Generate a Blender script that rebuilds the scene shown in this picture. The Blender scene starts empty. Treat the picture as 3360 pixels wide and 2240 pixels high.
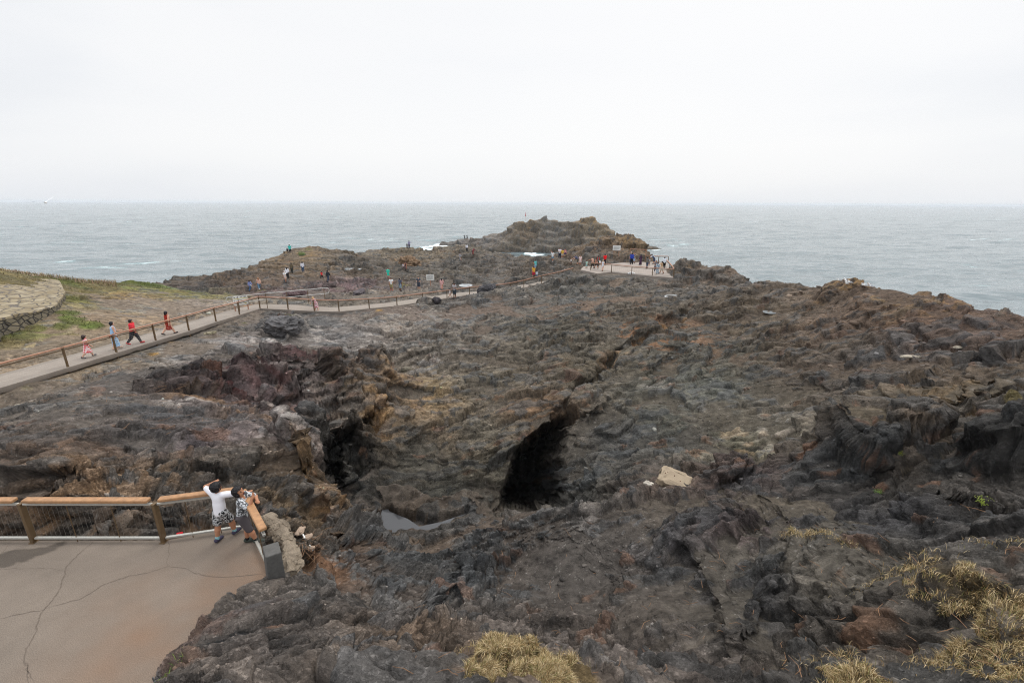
import bpy, math, random, time
import numpy as np
from mathutils import Matrix, Vector
T0 = time.time()
SC = bpy.context.scene
COL = SC.collection
rng = np.random.default_rng(7)
f32 = np.float32
NA, NR = 1300, 1400            # terrain grid: bearings x distances
HAZE = .00014
H = 17.5                       # camera height above the sea
# ------------------------------------------------------------------ camera
FPX = 1493.0
PITCH = math.radians(16.9); ROLL = 0.0042
_r = np.array([1., 0, 0]); _f = np.array([0, math.cos(PITCH), -math.sin(PITCH)]); _u = np.array([0, math.sin(PITCH), math.cos(PITCH)])
CR = _r*math.cos(ROLL) + _u*math.sin(ROLL); CU = _u*math.cos(ROLL) - _r*math.sin(ROLL); CF = _f
CAM = np.array([0., 0, H])
def ray(px, py):
    return CR*((px-1680)/FPX) + CU*((1120-py)/FPX) + CF
def proj(P):
    d = np.asarray(P, float) - CAM; w = d@CF
    return 1680+FPX*(d@CR)/w, 1120-FPX*(d@CU)/w
def at_drop(px, py, drop):
    d = ray(px, py); return CAM + d*(-drop/d[2])
def at_r(px, py, r):
    d = ray(px, py); return CAM + d*(r/math.hypot(d[0], d[1]))
cam = bpy.data.cameras.new('camera'); camo = bpy.data.objects.new('camera', cam); COL.objects.link(camo)
cam.sensor_width = 36; cam.lens = FPX/3360*36; cam.clip_start = .2; cam.clip_end = 40000
M = Matrix.Identity(4)
for i in range(3):
    M[i][0] = CR[i]; M[i][1] = CU[i]; M[i][2] = -CF[i]; M[i][3] = CAM[i]
camo.matrix_world = M; SC.camera = camo
# ------------------------------------------------------------------ helpers
def lin(c):
    c = np.asarray(c, float)/255.
    return np.where(c <= .04045, c/12.92, ((c+.055)/1.055)**2.4)
def tag(o, label=None, cat=None, group=None, kind=None):
    if label: o['label'] = label
    if cat: o['category'] = cat
    if group: o['group'] = group
    if kind: o['kind'] = kind
    return o
def empty(name, loc, rz=0., **k):
    o = bpy.data.objects.new(name, None); COL.objects.link(o); o.location = loc; o.rotation_euler = (0, 0, rz)
    o.empty_display_size = .1
    return tag(o, **k)
def mesh_obj(name, V, Fc, mat=None, parent=None, smooth=False, mats=None, midx=None):
    """one mesh object from arrays; Fc = (n,3|4) array or list of lists"""
    me = bpy.data.meshes.new(name)
    V = np.asarray(V, dtype=f32)
    if isinstance(Fc, np.ndarray):
        n, k = Fc.shape
        me.vertices.add(len(V)); me.vertices.foreach_set('co', V.ravel())
        me.loops.add(n*k); me.loops.foreach_set('vertex_index', Fc.astype(np.int32).ravel())
        me.polygons.add(n); me.polygons.foreach_set('loop_start', np.arange(0, n*k, k, dtype=np.int32))
        me.update(calc_edges=True)
    else:
        me.from_pydata([tuple(map(float, v)) for v in V], [], [list(map(int, f)) for f in Fc])
    if smooth: me.polygons.foreach_set('use_smooth', np.ones(len(me.polygons), bool))
    if mats:
        for m in mats: me.materials.append(m)
        if midx is not None: me.polygons.foreach_set('material_index', np.asarray(midx, np.int32))
    elif mat: me.materials.append(mat)
    me.validate()
    o = bpy.data.objects.new(name, me); COL.objects.link(o)
    if parent is not None: o.parent = parent
    return o
class MB:
    """collects primitive shapes into one mesh"""
    def __init__(s): s.v = []; s.f = []; s.n = 0
    def add(s, V, F):
        s.v.append(np.asarray(V, float)); s.f += [[i+s.n for i in q] for q in F]; s.n += len(V); return s
    def box(s, c, size, ax=None, bev=0.0):
        sx, sy, sz = [q/2 for q in size]
        b = min(bev, sx*.9, sy*.9, sz*.9)
        if b <= 0:
            V = [(x, y, z) for x in (-sx, sx) for y in (-sy, sy) for z in (-sz, sz)]
            F = [(0, 1, 3, 2), (4, 6, 7, 5), (0, 4, 5, 1), (2, 3, 7, 6), (0, 2, 6, 4), (1, 5, 7, 3)]
        else:
            V = []; F = []
            L = [(-sz, b), (-sz+b, 0), (sz-b, 0), (sz, b)]
            for z, i in L:
                a, c2 = sx-i, sy-i; k = b if i == 0 else b*.6
                V += [(-a+k, -c2, z), (a-k, -c2, z), (a, -c2+k, z), (a, c2-k, z), (a-k, c2, z), (-a+k, c2, z), (-a, c2-k, z), (-a, -c2+k, z)]
            for l in range(3):
                for j in range(8):
                    F.append((l*8+j, l*8+(j+1) % 8, l*8+8+(j+1) % 8, l*8+8+j))
            F.append(tuple(range(7, -1, -1))); F.append(tuple(range(24, 32)))
        V = np.array(V)
        if ax is not None: V = V @ np.asarray(ax)
        return s.add(V+np.asarray(c), F)
    def bar(s, a, b, w, h, bev=0.0, up=(0, 0, 1)):
        """box beam from a to b; w sideways, h along up"""
        a = np.asarray(a, float); b = np.asarray(b, float); d = b-a; L = np.linalg.norm(d); d /= L
        sd = np.cross(d, up)
        if np.linalg.norm(sd) < 1e-6: sd = np.array([1., 0, 0])
        sd /= np.linalg.norm(sd); u = np.cross(sd, d)
        return s.box((a+b)/2, (L, w, h), ax=np.array([d, sd, u]), bev=bev)
    def tube(s, pts, r, n=6, cap=True):
        pts = [np.asarray(p, float) for p in pts]; m = len(pts)
        rr = r if hasattr(r, '__len__') else [r]*m
        V = []; F = []; prev = None
        for i, p in enumerate(pts):
            t = pts[min(i+1, m-1)]-pts[max(i-1, 0)]; t = t/(np.linalg.norm(t)+1e-12)
            ref = prev if prev is not None else (np.array([0, 0, 1.]) if abs(t[2]) < .9 else np.array([1., 0, 0]))
            x = np.cross(ref, t); x /= np.linalg.norm(x)+1e-12; y = np.cross(t, x); prev = y
            for k in range(n):
                a = 2*math.pi*k/n; V.append(p+rr[i]*(math.cos(a)*x+math.sin(a)*y))
        for i in range(m-1):
            for k in range(n):
                F.append((i*n+k, i*n+(k+1) % n, (i+1)*n+(k+1) % n, (i+1)*n+k))
        if cap: F.append(tuple(range(n-1, -1, -1))); F.append(tuple(range((m-1)*n, m*n)))
        return s.add(V, F)
    def build(s, name, mat, parent=None, smooth=False):
        V = np.concatenate(s.v)
        return mesh_obj(name, V, s.f, mat, parent, smooth)
# ------------------------------------------------------------------ noise
def _hash(ix, iy, iz, seed):
    h = (ix.astype(np.uint32)*np.uint32(374761393) + iy.astype(np.uint32)*np.uint32(668265263) + iz.astype(np.uint32)*np.uint32(2147483647 & 0x7feb352d) + np.uint32(seed*1013904223 & 0xffffffff))
    h ^= h >> np.uint32(13); h *= np.uint32(1274126177); h ^= h >> np.uint32(16); h *= np.uint32(0x85ebca6b); h ^= h >> np.uint32(13)
    return h
_g = np.random.default_rng(3).normal(size=(256, 3)); _g /= np.linalg.norm(_g, axis=1)[:, None]; _g = (_g*1.6).astype(f32)
def perlin(x, y, z, seed=0):
    x = np.asarray(x, f32); y = np.asarray(y, f32); z = np.broadcast_to(np.asarray(z, f32), x.shape)
    ix = np.floor(x).astype(np.int32); iy = np.floor(y).astype(np.int32); iz = np.floor(z).astype(np.int32)
    fx = x-ix; fy = y-iy; fz = z-iz
    u = fx*fx*fx*(fx*(fx*6-15)+10); v = fy*fy*fy*(fy*(fy*6-15)+10); w = fz*fz*fz*(fz*(fz*6-15)+10)
    out = np.zeros(x.shape, f32)
    for dx in (0, 1):
        wx = u if dx else 1-u
        for dy in (0, 1):
            wy = wx*(v if dy else 1-v)
            for dz in (0, 1):
                g = _g[_hash(ix+dx, iy+dy, iz+dz, seed) & np.uint32(255)]
                out += wy*(w if dz else 1-w)*(g[..., 0]*(fx-dx)+g[..., 1]*(fy-dy)+g[..., 2]*(fz-dz))
    return out
def worley2(x, y, seed=0):
    """F1, F2-F1 and a random value of the nearest cell"""
    ix = np.floor(x).astype(np.int32); iy = np.floor(y).astype(np.int32)
    f1 = np.full(x.shape, 9, f32); f2 = f1.copy(); val = np.zeros(x.shape, f32); zz = np.zeros_like(ix)
    for dx in (-1, 0, 1):
        for dy in (-1, 0, 1):
            h = _hash(ix+dx, iy+dy, zz, seed)
            cx = ix+dx+(h & np.uint32(1023)).astype(f32)/1023; cy = iy+dy+((h >> np.uint32(10)) & np.uint32(1023)).astype(f32)/1023
            d = np.hypot(cx-x, cy-y).astype(f32); cv = ((h >> np.uint32(20)) & np.uint32(1023)).astype(f32)/1023
            m = d < f1
            f2 = np.where(m, f1, np.minimum(f2, d)); val = np.where(m, cv, val); f1 = np.where(m, d, f1)
    return f1, f2-f1, val
def sstep(a, b, x):
    t = np.clip((x-a)/(b-a), 0, 1); return t*t*(3-2*t)
# ------------------------------------------------------------------ terrain: control heights
R0, R1, AZ = 3.7, 238.0, 1.03
# (photo column, photo row, distance in metres) of points seen on the rock
CR_PTS = [
 # near rock and the floor before the hole
 (1300,2150,6.4),(1500,2150,6.8),(1720,2210,5.3),(1720,2160,5.9),(1720,2120,7.0),
 (1250,1745,13.2),(1200,1850,10.5),(1100,1850,10.4),(1000,1830,11.),(930,1900,9.4),(1300,1900,10.1),(1400,1830,12.6),(1500,1700,15.4),(1600,1662,15.6),(1800,1645,15.2),(2000,1640,15.2),(2130,1600,16.6),
 (1700,1800,12.5),(1900,1800,12.5),(2100,1800,12.2),(1700,2000,9.4),(2000,2000,9.5),(2300,2000,9.5),(1500,2000,9.0),(1330,1775,14.6),
 (1900,2150,7.1),(2300,2150,7.3),(2700,2150,7.8),(2750,2215,6.3),(3000,2100,8.),(3300,2150,7.3),(3300,1950,8.8),(3150,1880,9.3),(2900,1850,10.5),(3300,1830,9.9),
 (3300,1740,13.),(2700,1950,10.),(2700,1750,13.),(2500,1850,11.8),(2300,1700,14.),(2210,1590,17.4),(2250,1650,15.5),(2350,1530,18.5),(2500,1600,16.2),(2700,1600,16.),(2600,1530,18.),
 (2900,1650,14.5),(3200,1650,14.),(3000,1550,17.),(2700,1400,19.4),(2720,1540,17.3),(2660,1450,18.4),(2560,1480,21.5),(2900,1400,20.5),(3200,1400,20.),(3200,1500,17.5),(3300,1300,23.),(3000,1300,25.),
 (2800,1330,25.),(2800,1200,31.),(3000,1180,31.),(3300,1180,30.),(3000,1080,38.),(2800,1050,42.),(3200,1080,37.),
 # behind the near railing, left slope
 (300,1715,12.0),(100,1715,12.3),(550,1700,11.9),(300,1620,13.2),(100,1620,14.5),(100,1500,17.5),(300,1500,16.8),(600,1600,13.4),(800,1560,14.4),(700,1450,17.2),(950,1650,12.8),(1000,1550,15.4),(900,1740,11.4),(1060,1700,12.9),
 (1000,1780,11.2),(1120,1680,14.2),(300,1400,19.8),(100,1400,21.),(600,1380,19.6),(850,1380,20.4),(1000,1400,20.6),(200,1300,25.),(450,1280,25.5),(700,1270,26.),(900,1250,26.8),(1100,1280,26.6),
 (1000,1190,30.8),(1150,1170,32.),(1250,1180,32.),(650,1180,31.5),(450,1215,30.),(800,1130,35.5),(1000,1100,38.5),(1200,1090,40.),(930,1060,42.),(1100,1045,43.5),
 # rim of the left block above the hole
 (1290,1195,31.4),(1240,1286,26.6),(1170,1371,23.),(1072,1425,20.9),(1060,1514,18.2),(1118,1600,16.2),(1170,1665,14.9),
 # walls of the hole
 (1345,1230,31.4),(1400,1150,35.),(1310,1330,28.4),(1220,1420,26.2),(1115,1440,25.4),(1125,1500,24.2),(1150,1590,22.4),(1400,1400,25.8),(1300,1500,23.2),(1220,1620,20.6),(1400,1600,21.2),(1550,1480,23.),(1520,1640,19.4),
 (2000,1500,21.8),(2000,1350,25.6),(2200,1450,22.6),(2200,1300,28.),(2400,1350,26.),(2400,1470,22.4),(2600,1300,29.),(2500,1200,34.),(2200,1150,36.),(2000,1200,33.5),(1800,1200,32.5),(1600,1200,33.),(1600,1350,26.8),
 (1640,1480,22.8),(1750,1290,28.),(1760,1600,20.6),(1850,1380,24.6),(1720,1500,22.6),(1880,1600,19.8),(2000,1600,18.4),(2100,1520,20.),
 # slope up to the platform
 (1500,1080,40.),(1700,1080,40.5),(1900,1080,40.5),(2200,1050,43.),(2400,1050,44.),(2600,1050,44.),(2600,1150,37.),(1500,1015,49.),(1700,1000,50.),(1800,990,51.),(1800,950,58.),(1950,930,62.5),(2100,927,62.5),(2220,935,62.),(1700,945,58.),
 (1870,893,61.5),(1757,890,66.),(1813,860,78.),(1840,866,74.),(1650,960,55.),(2320,940,62.),
 # hill behind the platform and the right skyline
 (1900,815,95.),(1850,840,90.),(2140,866,86.),(2300,862,70.),(2245,852,72.),(2430,888,66.),(2425,940,64.5),(2500,942,60.),(2660,947,55.),(2720,933,50.5),(2700,965,50.),(2800,930,50.),(2950,946,48.),(3050,967,47.),(3200,1012,45.),(3340,1045,42.5),(3500,1075,41.),
 # flats and shelves beyond the path
 (1000,920,76.),(1280,912,78.),(1200,870,92.),(1300,842,105.),(1400,850,103.),(1500,860,95.),(1600,882,84.),(1650,900,76.),(1550,925,68.),(1700,862,86.),(1650,842,106.),(1750,852,108.),(820,930,76.),
 (543,932,88.),(620,922,88.),(700,912,91.),(800,888,96.),(870,862,100.),(915,838,104.),(1010,827,106.),(1060,836,108.),(1120,846,109.),(1200,829,114.),(1300,813,118.),(1400,820,118.),(1480,818,124.),(1550,818,128.),(1620,832,122.),
 # far shelf and the outlying rock
 (1462,806,193.),(1532,783,190.),(1600,777,188.),(1640,783,172.),(1655,842,163.),(1680,732,178.),(1725,717,180.),(1800,720,180.),(1870,727,181.),(1905,713,182.),(1962,711,182.),(1985,737,182.),(2005,772,179.),(2070,778,200.),(2120,790,198.),
 (1800,782,172.),(1700,820,167.),(1900,800,172.),(1800,838,165.),
 # headland on the left
 (450,1050,44.),(600,1012,51.),(750,978,61.),(300,1035,44.5),(200,1130,38.),(80,1160,36.5),(400,965,56.),(250,1000,50.),(330,932,64.),(450,926,68.),(540,946,72.),(200,914,62.),(100,903,62.),(-20,882,61.),(-200,865,61.),
 (170,1062,42.5),(0,1135,39.5),(0,1290,31.),(0,1400,24.8),(0,1600,15.4),(500,1000,52.),(-200,1350,31.),(-200,1150,38.),
 (300,960,57.),(380,975,54.),
]
# (photo column, photo row, metres below the camera) of level places
DR_PTS = [(0,1800,7.6),(0,2240,7.6),(300,2000,7.6),(600,1850,7.6),(800,1800,7.6),(400,2300,7.6),(520,2235,7.6),(700,2060,7.65),(840,1900,7.6),(200,1790,7.6),(500,1790,7.6),(-200,1850,7.6),(-150,2200,7.6),
 (1300,1732,13.1),(1480,1708,13.1),(1400,1715,13.1),(1245,1700,13.1),
 (1300,955,11.9),(1375,952,12.),(1100,972,11.8),(950,958,12.),(1450,952,12.2),(1200,987,11.6),(1650,930,11.),
 (1975,900,9.7),(2100,872,9.7),(2180,866,9.7),(1995,872,9.7),(2060,905,9.7),(2190,905,9.7),(1930,895,9.7),
 (905,1935,7.0),(800,2045,6.9),(690,2130,6.85),(590,2240,6.8),(1000,1960,7.15),(1000,2100,6.85),(900,2230,6.6),(1100,2220,6.55),(1130,2050,7.3)]
# path posts: foot and rail top in the photo, depth below the camera at the foot
POSTS = [(230,1227,1140,8.9),(388,1177,1098,9.0),(516,1137,1064,9.1),(625,1106,1035,9.2),(712,1070,1010,9.3),(787,1036,991,9.4),(854,1014,973,9.45),(948,1031,977,9.85),(1032,1023,983,9.85),(1113,1022,985,9.95),(1212,1012,980,10.1),(1303,1003,973,10.35),(1388,990,962,10.6),(1467,978,952,10.85),(1541,967,942,11.0)]
FENCE = []
for x, yb, yt, d in POSTS:
    b = at_drop(x, yb, d); lo, hi = .3, 3.
    for _ in range(40):
        m = (lo+hi)/2
        if proj(b+[0, 0, m])[1] < yt: hi = m
        else: lo = m
    FENCE.append((b, b+np.array([0, 0, m])))
b0, t0 = FENCE[0]; b1, t1 = FENCE[1]
FENCE.insert(0, (b0+(b0-b1)*1.2, t0+(t0-t1)*1.2))          # first post, at the picture's edge
FENCE.insert(0, (FENCE[0][0]+(b0-b1)*1.6, FENCE[0][1]+(t0-t1)*1.6))
PATH = []                                                   # near edge of the concrete path
for b, t in FENCE:
    PATH.append(np.array([b[0], b[1], max(t[2]-1.08, b[2]+.02)]))
UP = [(1615,936,10.4,60.),(1676,928,10.0,61.5),(1719,919,9.6,62.5),(1777,904,9.0,63.5),(1834,892,8.55,64.5),(1880,879,8.2,66.)]   # rail tops climbing to the platform
UPTOP = [at_r(x, y, r) for x, y, _, r in UP]
for p in UPTOP: PATH.append(p-np.array([0, 0, 1.05]))
PATH = np.array(PATH)
PTS = [at_r(*p) for p in CR_PTS] + [at_drop(*p) for p in DR_PTS]
_pl = []
for i, p in enumerate(PATH):
    t = PATH[min(i+1, len(PATH)-1)]-PATH[max(i-1, 0)]; n = np.array([-t[1], t[0], 0]); n /= np.linalg.norm(n)
    _pl.append(n)
    PTS.append(p+n*1.2-[0, 0, .22]); PTS.append(p+n*2.8-[0, 0, .12])
    if i < len(FENCE): PTS.append(FENCE[i][0]-n*.25+[0, 0, .02])
# hidden ground behind each skyline
def behind(px, py, r, items):
    d = ray(px, py); k = 1/math.hypot(d[0], d[1])
    for rr, z in items: PTS.append(np.array([d[0]*k*rr, d[1]*k*rr, z]))
for x, y, r in [(543,932,88.),(700,912,91.),(800,888,96.),(915,838,104.),(1010,827,106.),(1060,836,108.),(1120,846,109.),(1200,829,114.),(1300,813,118.),(1400,820,118.),(1480,818,124.)]:
    behind(x, y, r, [(r*1.07, 2.5), (r*1.17, -2), (r*1.5, -4), (r*1.9, -4)])
for x in (1550, 1620, 1700, 1760, 1830, 1900, 1980): behind(x, 830, 120, [(133, -2.), (148, -3)])
for x in (1550,): behind(x, 830, 120, [(235, -4)])
for x, y, r in [(1680,732,178.),(1800,720,180.),(1905,713,182.),(1962,711,182.)]: behind(x, y, r, [(r*1.08, 2.), (r*1.18, -3), (r*1.3, -4)])
behind(2070, 778, 200, [(214, -2), (235, -4), (170, -3), (150, -4)])
behind(2160, 790, 200, [(215, -4), (180, -4), (150, -4), (120, -3)])
for x, y, r in [(1935,795,97.),(2000,781,95.),(2050,786,95.),(2110,813,93.),(2150,838,90.)]:
    PTS.append(at_r(x, y, r)); behind(x, y, r, [(r*1.1, 3), (r*1.22, -3)])
behind(2200, 866, 84, [(85, 6.), (94, -3), (120, -4), (160, -4), (230, -4)])
for x, y, r in [(2245,852,72.),(2300,862,70.),(2430,888,66.)]: behind(x, y, r, [(r*1.1, 5), (r*1.22, -3), (r*1.6, -4), (r*2.4, -4)])
for x, y, r in [(2500,942,60.),(2660,947,55.),(2720,933,50.5),(2800,930,50.),(2950,946,48.),(3050,967,47.),(3200,1012,45.),(3340,1045,42.5),(3500,1075,41.)]:
    behind(x, y, r, [(r*1.12, 6.5), (r*1.3, -2), (r*2, -4), (r*4, -4)])
for x, y, r in [(330,932,64.),(450,926,68.),(200,914,62.),(100,903,62.),(-20,882,61.),(-200,865,61.)]:
    behind(x, y, r, [(r*1.14, 7), (r*1.34, -2), (r*2, -4), (r*3, -4)])
# hidden foot of the left block's overhanging rim, and of the railing rock
for x, y, r, rr, dz in [(1290,1195,31.4,33,13.1),(1240,1286,26.6,27.6,12.3),(1170,1371,23.,24.,12.4),(1072,1425,20.9,21.8,12.4),(1060,1514,18.2,19.2,12.8),(1118,1600,16.2,17.1,13.),(1170,1665,14.9,15.6,13.1)]:
    behind(x+8, y, r, [(rr, H-dz)])
behind(1760, 1600, 20, [(17.6, H-15.8), (19.2, H-15.8)]); behind(1880, 1600, 20, [(17.4, H-15.2)]); behind(1640, 1600, 20, [(17.8, H-14.6)]); behind(1700, 1600, 20, [(18.6, H-15.6)])
for a in (-.9, -.5, 0, .5, .9): PTS.append(np.array([math.sin(a)*3.7, math.cos(a)*3.7, H-5.2-(.8 if a < 0 else 0)]))
PTS = np.array(PTS)
pa = np.arctan2(PTS[:, 0], PTS[:, 1]); pl = np.log(np.hypot(PTS[:, 0], PTS[:, 1])); pz = PTS[:, 2]
def tps_fit(a, l, z, reg=2e-4):
    n = len(a); d2 = (a[:, None]-a)**2+(l[:, None]-l)**2
    K = .5*d2*np.log(d2+1e-12)+np.eye(n)*reg
    P = np.stack([np.ones(n), a, l], 1); A = np.block([[K, P], [P.T, np.zeros((3, 3))]])
    return np.linalg.solve(A, np.concatenate([z, np.zeros(3)]))
def tps_eval(w, a, l, A, L):
    sh = A.shape; A = A.ravel(); L = L.ravel(); out = np.empty(A.size)
    for s in range(0, A.size, 20000):
        e = slice(s, s+20000); d2 = (A[e, None]-a)**2+(L[e, None]-l)**2
        out[e] = (.5*d2*np.log(d2+1e-12))@w[:-3]+w[-3]+w[-2]*A[e]+w[-1]*L[e]
    return out.reshape(sh)
CA, CL = 420, 460
ca = np.linspace(-AZ, AZ, CA); cl = np.linspace(math.log(R0), math.log(R1), CL)
_w = tps_fit(pa, pl, pz)
Zc = tps_eval(_w, pa, pl, *np.meshgrid(ca, cl))             # rows = distance, columns = bearing
Zc = np.maximum(Zc, -5.)
def up2(G, a, l):
    """bilinear look-up of a coarse field at bearings a and log distances l"""
    x = np.clip((a+AZ)/(2*AZ)*(CA-1), 0, CA-1.001); y = np.clip((l-cl[0])/(cl[-1]-cl[0])*(CL-1), 0, CL-1.001)
    i = x.astype(np.int32); j = y.astype(np.int32); fx = (x-i).astype(f32); fy = (y-j).astype(f32); G = G.astype(f32)
    if G.ndim == 3: fx = fx[..., None]; fy = fy[..., None]
    return (G[j, i]*(1-fx)+G[j, i+1]*fx)*(1-fy)+(G[j+1, i]*(1-fx)+G[j+1, i+1]*fx)*fy
def hit_base(px, py, rmin=0):
    d = ray(px, py); h = math.hypot(d[0], d[1]); a = math.atan2(d[0], d[1]); t = d[2]/h
    rr = np.exp(np.linspace(cl[0], cl[-1], 3000)); zz = up2(Zc, np.full(3000, a), np.log(rr)); m = (zz >= H+t*rr) & (rr >= rmin)
    r = rr[np.argmax(m)] if m.any() else rr[-1]
    return a, math.log(r)
# ------------------------------------------------------------------ terrain: blobs of colour and of sand
RC = [
 (900,2100,84,75,68),(1250,1950,90,82,75),(1500,2150,96,82,70),(1100,1800,82,78,74),(700,2100,78,70,63),(1700,1900,70,70,70),(1900,2100,80,74,70),(2100,1750,70,68,68),(1500,1780,74,72,70),(1300,1780,70,68,66),
 (2400,1750,68,60,58),(2500,1950,60,59,59),(2700,1850,84,80,74),(2300,2150,72,66,63),(2900,2000,72,68,64),(3100,1750,58,56,55),(2800,1500,50,49,48),(3000,1450,78,68,58),(3250,1500,44,43,42),(3200,1300,88,74,56),(3100,1650,62,58,54),(2900,1720,56,55,56),
 (2200,1560,72,62,56),(2350,1530,64,56,54),(2200,1400,78,76,68),(2450,1450,104,98,82),(2530,1400,108,102,94),(2300,1250,80,80,74),(2000,1450,70,68,65),(1980,1600,66,64,60),(1760,1350,90,72,56),(1600,1400,88,82,72),(1650,1550,72,68,60),
 (1400,1290,122,104,78),(1320,1270,122,104,84),(1260,1340,118,96,70),(1350,1500,70,68,63),(1200,1580,48,48,46),(1450,1600,58,57,52),(1150,1510,46,46,44),(1350,1640,52,51,48),(1500,1150,106,99,90),(1800,1100,88,82,72),(1600,1250,98,90,78),(2100,1050,90,82,72),(2500,1050,96,85,72),(2300,1150,86,82,74),(1950,1220,84,78,68),(2700,1150,86,76,66),
 (2800,1000,108,90,76),(3100,1050,96,78,68),(3300,1110,88,72,62),(2900,1180,76,70,66),(3200,1200,84,72,60),
 (850,1220,42,32,34),(1050,1200,40,36,38),(760,1300,44,36,37),(650,1240,42,37,38),(560,1250,52,46,45),(1150,1220,84,72,64),(1150,1300,98,86,72),(1060,1380,86,78,68),
 (900,1345,122,107,107),(1000,1335,126,119,119),(920,1440,98,87,83),(700,1430,74,66,66),(500,1400,78,74,72),(300,1450,84,70,60),(100,1550,86,73,62),(950,1620,94,79,62),(1080,1620,104,86,66),(400,1680,94,88,82),(880,1550,72,68,64),(600,1560,70,66,62),(100,1400,78,70,64),
 (1050,1090,132,127,124),(830,1120,140,132,128),(1150,1130,132,126,122),(1280,1060,126,116,106),(930,1060,76,74,74),(200,1340,96,89,82),(400,1250,93,87,83),(560,1180,108,102,98),(650,1120,104,100,96),(1000,1060,100,96,92),
 (300,1060,146,128,108),(500,1010,146,134,120),(430,1050,150,126,102),(150,1180,148,130,110),(650,1010,142,128,118),(370,970,140,112,78),(200,1130,152,136,104),(60,1200,140,124,106),
 (330,935,104,110,60),(440,935,104,120,56),(500,960,124,116,72),(260,980,112,114,62),(220,920,118,116,64),(330,985,112,98,64),(140,1110,112,112,62),(50,905,128,112,78),
 (1100,975,116,107,97),(1300,970,118,109,99),(900,965,106,88,84),(1120,945,110,92,92),(800,905,98,84,72),(950,865,110,94,76),(1200,865,92,84,75),(1350,835,106,95,80),(1300,880,86,80,73),(1550,860,84,78,72),(1600,925,92,87,82),(620,940,86,78,74),(1450,890,100,93,84),(1000,845,106,93,77),
 (1800,765,100,94,86),(1550,805,104,98,93),(1900,785,102,94,84),(1930,716,116,100,78),(1720,725,106,95,81),(2000,805,104,86,70),(2050,790,112,94,70),(1950,850,92,84,76),(2350,905,92,85,78),(1900,950,94,91,86),(2450,900,88,80,72),(1500,1000,104,98,92),
]
# more or less sand / gravel / bare soil lying in the hollows: (column, row, level 0..1, radius)
SA = [(890,1765,.95,.035),(1900,1880,.75,.16),(2150,2000,.55,.15),(2060,1930,.9,.08),(1850,1760,.6,.06),(2700,1800,.8,.15),(2850,1880,.7,.12),(2500,1640,.6,.08),(2640,1660,.75,.08),(200,1340,.95,.18),(420,1240,.9,.12),(620,1140,.9,.1),(90,1420,.7,.1),(1300,1010,.95,.12),(1500,1020,.9,.1),(1650,1010,.7,.08),(1150,1100,.6,.12),(1000,1130,.6,.08),
 (1200,975,1.,.1),(1350,965,1.,.08),(1050,965,.9,.06),(900,975,.8,.08),(1450,955,.9,.06),(550,1010,.9,.16),(300,1050,.85,.16),(150,1180,.75,.14),(700,990,.9,.08),(1620,950,.6,.06),(2050,925,.8,.05),(2160,930,.8,.05),(1000,1370,.5,.08),(860,1380,.6,.08),(920,1450,.55,.07),(3200,1390,.6,.06),(3050,1500,.5,.08),(1000,1790,.8,.05),(950,1740,.8,.05),(1400,1700,.5,.06),
 (900,960,.9,.05),(2370,1990,.7,.1),(400,960,.5,.08),(300,1120,.8,.1)]
NEG = [(900,2100,.3),(1250,1900,.3),(2800,1480,.25),(3250,1500,.2),(850,1240,.2),(1050,1230,.15),(3050,1080,.25),(2000,1450,.2),(1400,1450,.25),(1800,800,.2),(2000,810,.15),(1100,860,.2),(300,1620,.2),(2250,1620,.15),(2450,1800,.15)]
def blob_pos(L):
    return np.array([hit_base(p[0], p[1]) for p in L])
# ------------------------------------------------------------------ terrain: full resolution
ga = np.linspace(-AZ, AZ, NA, dtype=f32); gl = np.linspace(math.log(R0), math.log(R1), NR, dtype=f32)
A, L = np.meshgrid(ga, gl)
def boxblur(Z, n=2, k=3):
    for _ in range(n):
        for ax in (0, 1):
            Zp = np.concatenate([np.take(Z, [0]*k, ax), Z, np.take(Z, [-1]*k, ax)], ax); c = np.cumsum(Zp, axis=ax, dtype=np.float64)
            c = np.concatenate([np.zeros_like(np.take(c, [0], ax)), c], ax); n_ = Z.shape[ax]
            Z = ((np.take(c, range(2*k+1, 2*k+1+n_), ax)-np.take(c, range(0, n_), ax))/(2*k+1)).astype(f32)
    return Z
Z = boxblur(up2(Zc, A, L))
R = np.exp(L); X = R*np.sin(A); Y = R*np.cos(A)
SP = R*(gl[1]-gl[0])*(1-.35*sstep(40, 90, R))                                        # spacing of the grid here
def poly_world(P):
    """polygon given as (col,row,r) -> bearing / log distance"""
    return np.array([[math.atan2(q[0], q[1]), math.log(math.hypot(q[0], q[1]))] for q in (at_r(*p) for p in P)])
def dist_line(P, closed=False):
    """distance (in bearing/log units) to a polyline, and side sign of the nearest segment"""
    P = np.asarray(P, f32); best = np.full(A.shape, 9, f32); tt = np.zeros(A.shape, f32); sg = np.zeros(A.shape, f32)
    n = len(P) if closed else len(P)-1
    for i in range(n):
        a = P[i]; b = P[(i+1) % len(P)]; d = b-a; L2 = (d**2).sum()+1e-12
        t = np.clip(((A-a[0])*d[0]+(L-a[1])*d[1])/L2, 0, 1)
        q = np.hypot(A-a[0]-t*d[0], L-a[1]-t*d[1]); m = q < best
        s = np.sign(d[0]*(L-a[1])-d[1]*(A-a[0]))
        best = np.where(m, q, best); tt = np.where(m, (i+t)/n, tt); sg = np.where(m, s, sg)
    return best, tt, sg
def inside(P):
    r = np.zeros(A.shape, bool); n = len(P)
    for i in range(n):
        a = P[i]; b = P[(i+1) % n]
        c = ((a[1] > L) != (b[1] > L)) & (A < (b[0]-a[0])*(L-a[1])/(b[1]-a[1]+1e-12)+a[0]); r ^= c
    return r
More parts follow.
